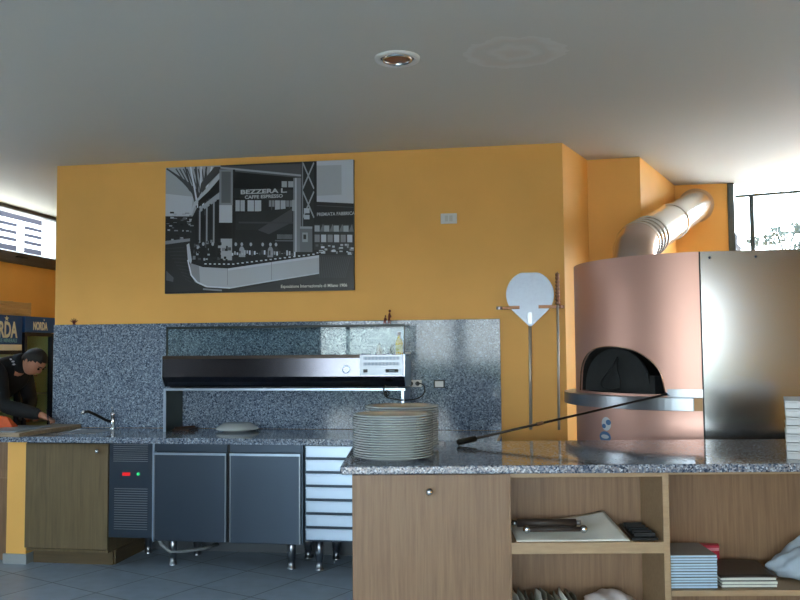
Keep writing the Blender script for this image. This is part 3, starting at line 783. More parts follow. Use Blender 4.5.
# polished lip of the mouth
lip = [pc(a, OR+.001, arch(a)) for a in [A0+i*1.5 for i in range(37)]]
build(MB().tube(lip, .004, 8), 'mouth_lip', mat('polished_copper', (.9, .75, .66), .2, 1.0), t)
# steel side: flat panel going right
sx, sy, _ = pc(-8); ex, ey = 2.35, 4.83
panel = [(sx+.004, sy), (ex, ey), (ex, ey+1.4), (1.35, 6.3), (1.35, 6.28), (ex-.02, ey+1.38), (ex-.02, ey+.02), (sx+.006, sy+.02)]
build(MB().prism(panel[:2]+[(ex, ey+.02), (sx+.004, sy+.02)], 0, OZ), 'steel_side', M['oven_steel'], t)
build(MB().prism([(ex, ey+.02), (ex, ey+1.3), (ex-.02, ey+1.3), (ex-.02, ey+.02)], 0, OZ), 'steel_end', M['oven_steel'], t)
build(MB().box(sx-.002, sx+.006, sy-.0035, sy, 0, OZ), 'seam', M['black'], t)
# rivets along the top of the steel side
w = MB(); dv = Vector((ex-sx, ey-sy)).normalized()
for d_ in (.055, .295, .60, .9, 1.2):
    p = Vector((sx, sy))+dv*d_; build(MB().sph((p.x, p.y-.001, OZ-.035), .007, 10, (1, .5, 1)), 'rivet', M['steel_dark'], t)
# lid
lid = [(pc(a)[0], pc(a)[1]) for a in range(-168, -8, 5)] + [(pc(-8)[0]+.02, pc(-8)[1]+.012)] + [(ex-.025, ey+.025), (ex-.025, ey+1.2), (1.1, 6.33)]
lid = [(x+(OC.x-x)*.02, y+(OC.y-y)*.02) for x, y in lid]
build(MB().prism(lid, OZ-.02, OZ-.004), 'roof_plate', M['steel_dark'], t)
# mouth tunnel
nrm = Vector((math.sin(R(AM)), -math.cos(R(AM)))); tg = Vector((math.cos(R(AM)), math.sin(R(AM))))
def MT(u, d, z):       # u across the mouth, d inward depth from chord plane, z
    p = OC + nrm*(OR*math.cos(R(27))-d) + tg*u; return (p.x, p.y, z)
w = MB(); N = 30; ring0 = []; ring1 = []
for i in range(N+1):
    a = A0+(A1-A0)*i/N; p = pc(a, OR-.012, arch(a)-.0)
    ring0.append(Vector(p)); q = Vector(p) - Vector((nrm.x, nrm.y, 0))*0
    u = (Vector((p[0], p[1]))-OC).dot(tg); ring1.append(Vector(MT(u*.97, .30, HZ+(p[2]-HZ)*.97)))
vs = ring0+ring1; m_ = N+1
fs = [(i, i+1, m_+i+1, m_+i) for i in range(N)] + [tuple(range(m_, 2*m_))]
w.poly(vs, fs)
# floor of the tunnel
fl0 = [Vector(pc(A0+(A1-A0)*i/N, OR-.012, HZ-.001)) for i in range(N+1)]
w.poly(fl0+[Vector(MT(.34, .30, HZ-.001)), Vector(MT(-.34, .30, HZ-.001))], [tuple(range(N+3))])
build(w, 'mouth_tunnel', M['soot'], t)
# right jamb brick shoulder
build(MB().box(.235, .275, -.01, .06, HZ, HZ+.10, MT), 'jamb', M['iron'], t)
# door: arched plate with handle
dp = []
for i in range(25):
    a = PI*i/24; dp.append((-.045-.262*math.cos(a), HZ+.003+.255*math.sin(a)**.85))
w = MB(); n = len(dp)
w.poly([MT(u, .012, z) for u, z in dp] + [MT(u, .026, z) for u, z in dp], [tuple(range(n)), tuple(range(n, 2*n))[::-1]] + [(i, (i+1) % n, n+(i+1) % n, n+i) for i in range(n)])
dr = build(w, 'oven_door', M['iron'], t)
hd = [MT(-.03, .010, HZ+.205), MT(-.035, -.012, HZ+.17), MT(-.075, -.022, HZ+.12), MT(-.135, -.022, HZ+.06), MT(-.14, -.012, HZ+.025), MT(-.09, -.006, HZ+.012), MT(0, -.006, HZ+.02)]
build(MB().tube(spline(hd, 5), .006, 8), 'door_handle', M['iron'], dr)
build(MB().tube(spline([MT(-.03, .008, HZ+.205), MT(-.012, -.012, HZ+.14), MT(.01, -.012, HZ+.07), MT(.0, -.006, HZ+.02)], 5), .004, 8), 'door_brace', M['iron'], dr)
# ledge
w = MB(); As2 = [a for a in range(-112, -3, 4)] + [-6]
As2 = sorted(set([-112+i*2.5 for i in range(41)] + [-11.5]))
ro, ri = OR+.075, OR+.001
n = len(As2)
vs = []
for a in As2:
    vs += [pc(a, ri, 1.178), pc(a, ro, 1.178), pc(a, ro, 1.248), pc(a, ri, 1.248)]
fs = []
for i in range(n-1):
    for k in range(4): fs.append((4*i+k, 4*i+(k+1) % 4, 4*i+4+(k+1) % 4, 4*i+4+k))
fs += [(0, 1, 2, 3), tuple(4*(n-1)+k for k in (3, 2, 1, 0))]
w.poly(vs, fs)
lg = build(w, 'ledge', M['steel'], t, .002)
build(MB().prism([pc(-11.4, ro+.002)[:2], pc(-8.4, ro+.002)[:2], pc(-8.4, ri+.006)[:2], pc(-11.4, ri+.006)[:2]], 1.180, 1.246), 'ledge_end_block', mat('copper_brown_block', (.55, .42, .28), .4, .4), lg)
w = MB(); vs = []; aa = [-22+i*2 for i in range(8)]
for a in aa: vs += [pc(a, OR+.001, 1.2485), pc(a, OR+.012, 1.2485), pc(a, OR+.012, 1.292), pc(a, OR+.001, 1.292)]
fs = []
for i in range(len(aa)-1):
    for k in range(4): fs.append((4*i+k, 4*i+(k+1) % 4, 4*i+4+(k+1) % 4, 4*i+4+k))
fs += [(0, 1, 2, 3), tuple(4*(len(aa)-1)+k for k in (3, 2, 1, 0))]
w.poly(vs, fs); build(w, 'steel_band', M['steel'], t)
# stickers
def sticker(A_, z, ra, rz_, name, m1, m2, off=0):
    w = MB(); vs = [pc(A_+math.degrees(ra*math.cos(2*PI*k/24)/OR), OR+.0015+off, z+rz_*math.sin(2*PI*k/24)) for k in range(24)]
    w.poly(vs, [tuple(range(24))]); o = build(w, name, m1, t)
    return o
o = sticker(-53, 1.078, .040, .040, 'round_badge', M['sticker_w'], None)
o2 = sticker(-51.5, 1.088, .022, .016, 'badge_mark', M['sticker'], None, .0006)
o2 = sticker(-54.5, 1.064, .018, .013, 'badge_mark', M['sticker'], None, .0006)
o = sticker(-54, 1.00, .05, .034, 'lower_badge', M['sticker'], None)
sticker(-54, 1.003, .034, .012, 'badge_mark', M['sticker_w'], None, .0006)
# flue pipe
t = empty('flue_pipe', (.70, 5.80, 2.043), 'shiny steel flue pipe slanting from the oven top up to the ochre wall', 'flue pipe')
fa = Vector((.665, 5.93, 2.225)); fb = Vector((1.447, 8.07, 2.825)); fd = (fb-fa).normalized(); FR = .144
build(MB().tube([(.64, 5.86, 2.044), (.64, 5.86, 2.12), (.645, 5.885, 2.18), tuple(fa), tuple(fa+fd*.06)], FR, 40, False), 'elbow', mat('flue_elbow', (.84, .76, .72), .25, 1.0), t)
build(MB().tube([fa+fd*.06, fa+fd*1.15], FR-.004, 40, False), 'lower_pipe', M['flue'], t)
build(MB().tube([fa+fd*1.15, fb], FR-.010, 40, False), 'upper_pipe', M['flue'], t)
for s_ in (.05, .15, .25, .36, 1.15):
    p = fa+fd*s_
    jb = build(MB().tube([p-fd*.016, p-fd*.010, p+fd*.010, p+fd*.016], [FR-.002, FR+.006, FR+.006, FR-.002], 40, False), 'joint_band', M['flue'], t)
    build(MB().tube([p+fd*.017, p+fd*.027], [FR+.001, FR+.001], 40, False), 'joint_groove', M['black'], jb)
w = MB().tube([(1.452, 8.1495, 2.832), (1.452, 8.142, 2.832)], .160, 40).tube([(1.452, 8.142, 2.832), (1.452, 8.03, 2.822)], .142, 40)
build(w, 'wall_collar', mat('collar_tan', (.74, .60, .46), .4, .5), t)

# ------------------------------------------------------------------ island
TH = R(8.6); IO = Vector((-.803, 3.383)); IA = Vector((math.cos(TH), math.sin(TH))); IB = Vector((-math.sin(TH), math.cos(TH)))
def IT(u, v, z): p = IO+IA*u+IB*v; return (p.x, p.y, z)
IZ = 1.052
o = build(MB().box(0, 2.75, 0, .925, IZ-.034, IZ, IT), 'island_worktop', M['granite_edge'], None, .006)
tag(o, 'thick speckled granite worktop of the front island', 'worktop')
t = empty('island_cabinet', IT(1.3, .3, 0), 'oak island cabinet with one closed door and open shelves facing the viewer', 'cabinet')
IU1 = 2.62; zt = IZ-.035
def ibox(u0, u1, v0, v1, z0, z1, name, m, par=t, bev=.0015): return build(MB().box(u0, u1, v0, v1, z0, z1, IT), name, m, par, bev)
ibox(.045, .063, .06, .84, .10, zt, 'side_panel', M['oak'])
ibox(.063, IU1-.02, .38, .395, .10, zt-.001, 'back_panel', M['oak'])
ibox(.66, .6925, .041, .379, .10, zt, 'divider', M['oak'])
ibox(1.308, 1.334, .041, .379, .10, zt, 'divider', M['oak_pale'])
ibox(2.15, 2.185, .041, .379, .10, zt, 'divider', M['oak_pale'])
ibox(IU1-.02, IU1, .06, .84, .10, zt, 'side_panel', M['oak'])
ibox(.063, IU1-.02, .82, .84, .10, zt, 'rear_panel', M['oak'])
ibox(.6925, 1.308, .041, .379, zt-.020, zt, 'top_rail', M['oak_pale']); ibox(1.334, 2.15, .041, .379, zt-.012, zt, 'top_rail', M['oak_pale'])
ibox(2.185, IU1-.02, .041, .379, zt-.012, zt, 'top_rail', M['oak_pale'])
ibox(.6925, 1.308, .041, .379, .690, .735, 'shelf', M['oak_pale'])
ibox(.6925, 1.308, .041, .379, .345, .385, 'shelf', M['oak_pale'])
ibox(1.334, 2.15, .041, .379, .519, .541, 'shelf', M['oak_pale'])
ibox(2.185, IU1-.02, .041, .379, .519, .541, 'shelf', M['oak_pale'])
ibox(.063, IU1-.02, .045, .82, .10, .125, 'bottom_panel', M['oak_pale'])
ibox(.08, IU1-.04, .10, .80, 0, .10, 'plinth', M['oak'])
d = ibox(.047, .682, .0395, .0585, .12, zt-.006, 'door', M['oak'])
w = MB().sph(IT(.36, .016, .945), .0155, 16); w.tube([IT(.36, .022, .945), IT(.36, .039, .945)], [.007, .010], 12)
build(w, 'knob', M['chrome'], d)

# plates on the island
ords = ['second', 'third', 'fourth', 'fifth', 'sixth', 'seventh', 'eighth', 'ninth']
def plate_stack(cx, cy, n, step, rad, which, grp, sc):
    prof = [(0, .004), (rad*.52, .004), (rad*.56, 0), (rad*.60, 0), (rad*.61, .004), (rad*.88, .0095), (rad, .0165), (rad+.0005, .019), (rad*.985, .020), (rad*.86, .0135), (rad*.6, .0075), (0, .007)]
    proto = build(MB().lathe(prof, (cx, cy, IZ+.0005), 48), 'dinner_plate', M['porcelain'])
    tag(proto, f'round white plate at the very bottom of the {which} plate stack', 'plate', grp)
    for i in range(1, n):
        k = n-1-i
        if k == 0: lb = f'round white plate at the top of the {which} plate stack on the island'
        elif k < 9: lb = f'round white plate, {ords[k-1]} from the top of the {which} plate stack'
        else: lb = f'round white plate, {ords[i-1]} from the bottom of the {which} plate stack'
        clone(proto, (random.uniform(-1, 1)*sc, random.uniform(-1, 1)*sc, i*step), lb)
plate_stack(-.632, 3.66, 18, .0102, .174, 'front', 'plates in the front stack', .0012)
plate_stack(-.655, 4.045, 18, .0108, .176, 'rear', 'plates in the rear stack', .0012)

# white pizza boxes, right end of the island
ang = TH
def make_box():
    u0, v0, s_, h = 1.858, .135, .33, .0345
    ca, sa = math.cos(R(-23)), math.sin(R(-23))
    def BT(u, v, z): return IT(u0+(u-u0)*ca-(v-v0)*sa, v0+(u-u0)*sa+(v-v0)*ca, z)
    t = empty('pizza_box', IT(u0+s_/2, v0+s_/2, IZ+.0005), '', 'box', 'stacked white pizza boxes')
    build(MB().box(u0, u0+s_, v0, v0+s_, IZ+.0005, IZ+.0045+h*.55, BT), 'tray', M['cardboard'], t, .0015)
    build(MB().box(u0-.002, u0+s_+.002, v0-.002, v0+s_+.002, IZ+.0055+h*.55, IZ+h-.002, BT), 'lid', M['cardboard'], t, .0015)
    return t
pb = make_box(); names = ['bottom', 'second from bottom', 'third from bottom', 'middle', 'third from top', 'second from top', 'topmost']
pb['label'] = 'white pizza box at the island right end, bottom of its stack'
for i in range(1, 7): clone(pb, (random.uniform(-.002, .002), random.uniform(-.002, .002), i*.0352), f'white pizza box at the island right end, {names[i]} of its stack')

# long-handled peel lying across from the island to the oven ledge
t = empty('long_peel', (-.40, 4.17, IZ+.001), 'long dark-shafted oven peel with black grip, lying from the island to the oven ledge', 'oven tool')
p0 = Vector((-.400, 4.165, IZ+.0155)); p1 = Vector((.70, 4.90, 1.266)); dp_ = (p1-p0).normalized()
build(MB().tube([p0, p0+dp_*.004, p0+dp_*.10, p0+dp_*.104], [.011, .0145, .0145, .010], 14), 'grip', M['black'], t)
build(MB().tube([p0+dp_*.10, p1], .0062, 10), 'shaft', mat('dark_steel_shaft', (.22, .19, .17), .35, .8), t)
q = p0+(p1-p0)*.36
build(MB().tube([q-dp_*.018, q+dp_*.018], .0095, 12), 'collar', M['bronze'], t)
build(MB().tube([p1-dp_*.012, p1+dp_*.02], [.009, .011], 10), 'tip', M['steel_bright'], t)
build(MB().sph(tuple(p1+dp_*.02), .014, 12), 'tip_knob', M['chrome'], t)

# ---- things on the shelves
def wavy(name, f, nu, nv, m, label=None, cat=None, par=None, th=.004, group=None):
    """sheet with thickness from function f(s,t)->(u,v,z) in island coordinates"""
    w = MB(); g = [[w.bm.verts.new(IT(*f(i/nu, j/nv))) for j in range(nv+1)] for i in range(nu+1)]
    for i in range(nu):
        for j in range(nv):
            ff = w.bm.faces.new((g[i][j], g[i+1][j], g[i+1][j+1], g[i][j+1])); ff.smooth = True
    o = build(w, name, m, par)
    s = o.modifiers.new('thick', 'SOLIDIFY'); s.thickness = th; s.offset = 1
    if label: tag(o, label, cat, group)
    return o
zs = .7365
o = wavy('paper_tablecloth', lambda s, q: (.715+.42*s*(1+.10*(1-q)), .055+.30*q, zs+.002+.018*q+.010*s*(1-s)*4*q+.05*max(0, s-.55)*q*2.2+.003*math.sin(9*s)*math.sin(5*q)), 24, 14, M['paper'], 'spread white paper sheet with a lifted back corner on the upper island shelf', 'paper', th=.002)
o = build(MB().box(.72, 1.15, .062, .30, zs, zs+.001, IT), 'x', M['paper']); bpy.data.objects.remove(o)
w = MB()
# two dark cutlery rolls with bright ends
for (u0, u1, v, r, nm, lb) in ((.735, .985, .20, .016, 'thick_rod', 'thick dark brown roller lying at the back of the white paper on the upper shelf'), (.775, .985, .10, .010, 'thin_rod', 'slim dark rod with bright round ends at the front of the white paper')):
    t = empty('dark_roller', IT((u0+u1)/2, v, zs+.018), lb, 'kitchen tool')
    zc = zs+.030+r
    build(MB().tube([IT(u0, v, zc), IT(u1, v, zc)], r, 14), 'shaft', M['brown_cover'], t)
    if r < .015:
        for u in (u0-.012, u1+.012): build(MB().sph(IT(u, v, zc), .017, 14), 'end_ball', M['chrome'], t)
    else:
        build(MB().tube([IT(u0-.02, v, zc), IT(u0, v, zc)], r*.6, 12), 'end_pin', M['steel'], t); build(MB().tube([IT(u1, v, zc), IT(u1+.02, v, zc)], r*.6, 12), 'end_pin', M['steel'], t)
t = empty('black_tray', IT(1.2, .3, zs), 'black shallow tray at the right of the upper island shelf', 'tray')
build(MB().prism([(1.185, .06), (1.292, .06), (1.292, .35), (1.205, .35)], zs, zs+.012, IT), 'base', M['black'], t, .002)
w = MB()
for i in range(5): w.box(1.20+i*.002, 1.285, .08+i*.05, .09+i*.05, zs+.013, zs+.028, IT)
build(w, 'ribs', M['iron'], t)
# lower shelf: folded napkin packets and a bag
z0 = .3865
def packet(i):
    u = .705+i*.0245; q = math.sin(i*2.1)
    return lambda s, v_: (u+.004*math.sin(6*v_+i)+.014*s*(1+.2*q), .07+.20*v_, z0+.002+(.108+.010*math.sin(i*1.7))*s*(1-.18*abs(v_-.45)))
first = None
lbs = ['at the left end', 'second from the left', 'third from the left', 'fourth from the left', 'fifth from the left', 'sixth from the left', 'fifth from the right', 'fourth from the right', 'third from the right', 'second from the right', 'at the right end']
for i in range(11):
    f = packet(i)
    wavy('napkin_packet', f, 4, 6, M['napkin'] if i % 4 else M['paper'], f'upright olive-grey folded paper packet {lbs[i]} of the lower shelf row' if i % 4 else f'upright whitish folded paper packet {lbs[i]} of the lower shelf row', 'paper packet', th=.006, group='paper packets on the lower shelf')
w = MB(); w.sph((0, 0, 0), 1, 32)
for v in w.bm.verts:
    x, y, z = v.co; k = 1+.07*math.sin(7*x+3*y)+.05*math.sin(13*z+5*x)
    zz = max(z*.062*k+.05, 0) if z < 0 else z*.058*k+.05
    v.co = Vector(IT(1.125+x*.110*k, .20+y*.12*k, z0+.001+zz))
o = build(w, 'plastic_bag', M['bag']); tag(o, 'crumpled whitish plastic bag beside the paper packets on the lower shelf', 'bag')

# right bay: booklets
zb = .5425
def booklet(u0, u1, v0, v1, th, mp_, mc, label, grp, z, rot=0):
    t = empty('menu_booklet', IT((u0+u1)/2, (v0+v1)/2, z), label, 'booklet', grp)
    build(MB().box(u0+.001, u1-.001, v0+.002, v1-.002, z+.0012, z+th-.0016, IT), 'pages', mp_, t, .001)
    build(MB().box(u0, u1, v0, v1, z+th-.0014, z+th-.0002, IT), 'cover', mc, t)
    build(MB().box(u0, u1, v0, v1, z, z+.001, IT), 'back_cover', M['navy_cover'], t)
    return t
nb = 12; th = .0112
bk = booklet(1.338, 1.530, .065, .29, th, M['blue_paper'], M['grey_cover'], 'pale blue booklet at the bottom of the tall stack on the right shelf', 'pale blue booklets in the tall stack', zb)
for i in range(1, nb):
    k = nb-1-i
    lb = 'pale blue booklet with grey cover on top of the tall stack on the right shelf' if k == 0 else (f'pale blue booklet, {ords[k-1]} from the top of the tall stack' if k < 7 else f'pale blue booklet, {ords[i-1]} from the bottom of the tall stack')
    clone(bk, (random.uniform(-.0008, .002), random.uniform(-.003, .003), i*th), lb)
bk = booklet(1.548, 1.775, .075, .29, .0135, M['white_pages'], M['grey_cover'], 'white booklet at the bottom of the short stack under the brown menu', 'white booklets in the short stack', zb)
clone(bk, (.002, -.004, .0135), 'white booklet in the middle of the short stack under the brown menu')
clone(bk, (-.002, .003, .027), 'white booklet directly beneath the dark brown menu on the right shelf')
o = wavy('brown_menu', lambda s, q: (1.542+.235*s, .066+.23*q, zb+.0415+.012*q+.004*math.sin(PI*s)), 10, 8, M['brown_cover'], 'large dark brown menu cover lying on the short white booklet stack', 'menu', th=.004)
t = empty('red_folder', IT(1.52, .40, zb), 'red folder with pink strip wedged behind the tall booklet stack', 'folder')
build(MB().prism([(1.40, .315), (1.625, .305), (1.635, .345), (1.41, .365)], zb, zb+.118, IT), 'body', M['red'], t, .002)
build(MB().prism([(1.42, .312), (1.623, .3032), (1.623, .3042), (1.42, .313)], zb+.095, zb+.107, IT), 'strip', M['pink'], t)
w = MB(); w.sph((0, 0, 0), 1, 40)
for v in w.bm.verts:
    x, y, z = v.co; k = 1+.10*math.sin(6*x+4*y)+.07*math.sin(11*y+5*z)+.05*math.sin(17*x)
    zz = .045+z*(.045 if z < 0 else .115*(.75+.25*math.sin(3*x+1)))*k
    v.co = Vector(IT(1.945+x*.135*k, .22+y*.12, zb+.001+max(0, zz)))
o = build(w, 'folded_cloth', M['cloth_blue']); s_ = o.modifiers.new('sub', 'SUBSURF'); s_.levels = s_.render_levels = 1
tag(o, 'crumpled pale grey-blue cloth bundle at the right end of the right shelf', 'cloth')

# ------------------------------------------------------------------ left end of the counter
o = build(MB().prism([(-3.84, 5.50), (-3.60, 5.48), (-3.545, 6.20), (-3.80, 6.245)], .9315, .960), 'cutting_board', M['board_wood'], None, .003)
tag(o, 'long worn wooden board lying on the left end of the rear counter', 'board')
o = build(MB().prism([(-3.98, 5.56), (-3.67, 5.53), (-3.66, 5.98), (-3.95, 6.05)], .9612, .9665), 'order_sheet', M['board_grey'])
tag(o, 'pale grey sheet the person is writing on, on top of the wooden board', 'sheet')
# side cabinet in the room behind
t = empty('side_cabinet', (-4.0, 6.0, 0), 'tan wooden cabinet cut by the left picture edge, behind the orange half wall', 'cabinet')
build(MB().box(-4.16, -3.845, 5.80, 6.20, 0, .93), 'carcass', M['oak'], t, .003)
build(MB().box(-4.155, -3.85, 5.78, 5.799, .66, .86), 'drawer', M['oak'], t, .002)
build(MB().box(-4.155, -3.85, 5.78, 5.799, .05, .60), 'door', M['oak'], t, .002)
t = empty('orange_packet', (-4.03, 5.93, .94), 'orange-red packet on the side cabinet under the writing arm', 'packet')
w = MB().poly([(-4.12, 5.86, .932), (-3.87, 5.84, .932), (-3.87, 5.94, .932), (-4.12, 5.96, .932), (-4.04, 5.89, 1.05), (-3.96, 5.87, 1.045), (-3.95, 5.90, 1.03), (-4.03, 5.92, 1.045)], [(0, 3, 2, 1), (4, 5, 6, 7), (0, 1, 5, 4), (1, 2, 6, 5), (2, 3, 7, 6), (3, 0, 4, 7)])
build(w, 'wrapper', M['terracotta'], t, .004)
build(MB().box(-4.1, -3.945, 5.836, 5.8405, .94, .955), 'pale_band', M['paper'], t)

# drink fridges against the left wall
def fridge(y0, y1, label, big):
    t = empty('drinks_fridge', (-5.02, (y0+y1)/2, 0), label, 'fridge')
    xf = -4.75
    build(MB().box(-5.31, xf-.041, y0, y0+.03, .0, 1.86).box(-5.31, xf-.041, y1-.03, y1, .0, 1.86).box(-5.31, xf-.041, y0+.03, y1-.03, 1.74 if not big else 1.58, 1.86).box(-5.31, xf-.041, y0+.03, y1-.03, 0, .15).box(-5.31, -5.28, y0+.03, y1-.03, .15, 1.6), 'cabinet', M['dark_navy'], t)
    hz = 1.60 if big else 1.715
    hdr = build(MB().box(xf-.04, xf, y0+.004, y1-.004, hz, 1.865), 'header_sign', M['blue_sign'], t, .003)
    if big:
        build(MB().box(xf-.04, xf+.001, y0+.006, y1-.006, 1.545, hz-.002), 'white_strip', M['letter'], t)
    d0 = MB(); zt_ = (1.54 if big else hz-.005)
    d0.box(xf-.04, xf, y0+.004, y0+.045, .12, zt_).box(xf-.04, xf, y1-.06, y1-.004, .12, zt_).box(xf-.04, xf, y0+.045, y1-.06, .12, .17).box(xf-.04, xf, y0+.045, y1-.06, zt_-.03, zt_)
    dr = build(d0, 'door', M['dark_navy'], t)
    build(MB().box(xf-.025, xf-.02, y0+.045, y1-.06, .17, zt_-.03), 'glass', M['fridge_glass'], dr)
    build(MB().tube([(xf+.02, y1-.03, .9), (xf+.02, y1-.03, 1.35)], .009, 8).box(xf, xf+.02, y1-.036, y1-.024, .91, .925).box(xf, xf+.02, y1-.036, y1-.024, 1.32, 1.335), 'handle', M['steel'], dr)
    build(MB().box(-5.279, -5.274, y0+.031, y1-.031, .151, zt_-.02).box(-5.274, xf-.045, y0+.031, y0+.036, .151, zt_-.02).box(-5.274, xf-.045, y1-.036, y1-.031, .151, zt_-.02), 'liner', M['fridge_in'], t)
    for z in (.55, .85, 1.12, 1.36): build(MB().box(-5.26, xf-.05, y0+.04, y1-.04, z, z+.012), 'shelf', M['steel_bright'], t)
    return t, hdr
t, h = fridge(6.66, 7.255, 'dark blue drinks fridge with big lettering, cut by the left picture edge', True)
text_mesh('NORDA', .20, (-4.748, 6.675, 1.665), FACE_X, 'lettering', M['letter'], h, .001, .006, sx=.68)
text_mesh('ACQUE MINERALI', .05, (-4.748, 6.80, 1.618), FACE_X, 'small_lettering', mat('pale_blue_letter', (.45, .68, .82), .5), h, .001, .001, sx=.92)
w = MB(); sp = []
for k in range(10):
    r_ = .036 if k % 2 == 0 else .015; sp.append((7.01+r_*math.sin(2*PI*k/10), 1.833+.0+r_*.8*math.cos(2*PI*k/10)))
w.poly([(-4.7475, y, z) for y, z in sp], [tuple(range(10))]); build(w, 'star_mark', M['letter'], h)
t, h = fridge(7.29, 7.80, 'slim dark blue glass-door drinks fridge beside the end of the granite backsplash', False)
text_mesh('NORDA', .105, (-4.748, 7.42, 1.742), FACE_X, 'lettering', M['letter'], h, .001, .004, sx=.62)
w = MB(); sp = []
for k in range(10):
    r_ = .016 if k % 2 == 0 else .007; sp.append((7.60+r_*math.sin(2*PI*k/10), 1.838+r_*.9*math.cos(2*PI*k/10)))
w.poly([(-4.7475, y, z) for y, z in sp], [tuple(range(10))]); build(w, 'star_mark', M['letter'], h)
# a few cans seen through the glass
k = 0
whr = {1.372: 'top', 1.132: 'second', .862: 'third'}
for z in (1.372, 1.132, .862):
    for j in range(3):
        y = 7.40+j*.10
        o = build(MB().lathe([(0, 0), (.024, 0), (.027, .006), (.027, .09), (.022, .10), (.020, .105), (0, .105)], (-4.85, y, z+.0005), 14), 'drink_can', M['can2'] if j == 1 else M['can'])
        tag(o, f'{"dark red" if j == 1 else "tan"} drink can on the slim fridge {whr[z]} shelf, {["left", "middle", "right"][j]} of three', 'can', 'cans in the slim fridge')
t = empty('plastic_crate', (-5.05, 7.0, 1.866), 'pale translucent flat crate on top of the big-lettered fridge', 'crate')
build(MB().box(-5.25, -4.90, 6.75, 7.62, 1.8665, 1.88), 'base', M['crate'], t)
w = MB()
for z in (1.90, 1.94, 1.98): w.box(-4.905, -4.90, 6.75, 7.62, z, z+.025)
for z in (1.90, 1.94, 1.98): w.box(-5.25, -5.245, 6.75, 7.62, z, z+.025)
for y in (6.75, 7.03, 7.32, 7.61): w.box(-5.25, -4.90, y, y+.008, 1.88, 2.01)
build(w, 'slatted_sides', M['crate'], t)

# ------------------------------------------------------------------ person
def skin_mesh(name, pts, edges, m, parent, root=0, sub=2, org=None):
    """pts: list of (co, (rx, ry))"""
    me = bpy.data.meshes.new(name); me.from_pydata([p[0] for p in pts], edges, []); me.update()
    ob = bpy.data.objects.new('tmp', me); COL.objects.link(ob)
    sk = ob.modifiers.new('skin', 'SKIN'); sk.use_smooth_shade = True
    for i, p in enumerate(pts):
        sv = me.skin_vertices[0].data[i]; r_ = p[1]; sv.radius = r_ if isinstance(r_, tuple) else (r_, r_); sv.use_root = (i == root)
    ss = ob.modifiers.new('sub', 'SUBSURF'); ss.levels = ss.render_levels = sub
    bpy.context.view_layer.update()
    out = bpy.data.meshes.new_from_object(ob.evaluated_get(bpy.context.evaluated_depsgraph_get()))
    bpy.data.objects.remove(ob); out.materials.clear()
    for p in out.polygons: p.use_smooth = True
    return finish(out, name, [m], parent)
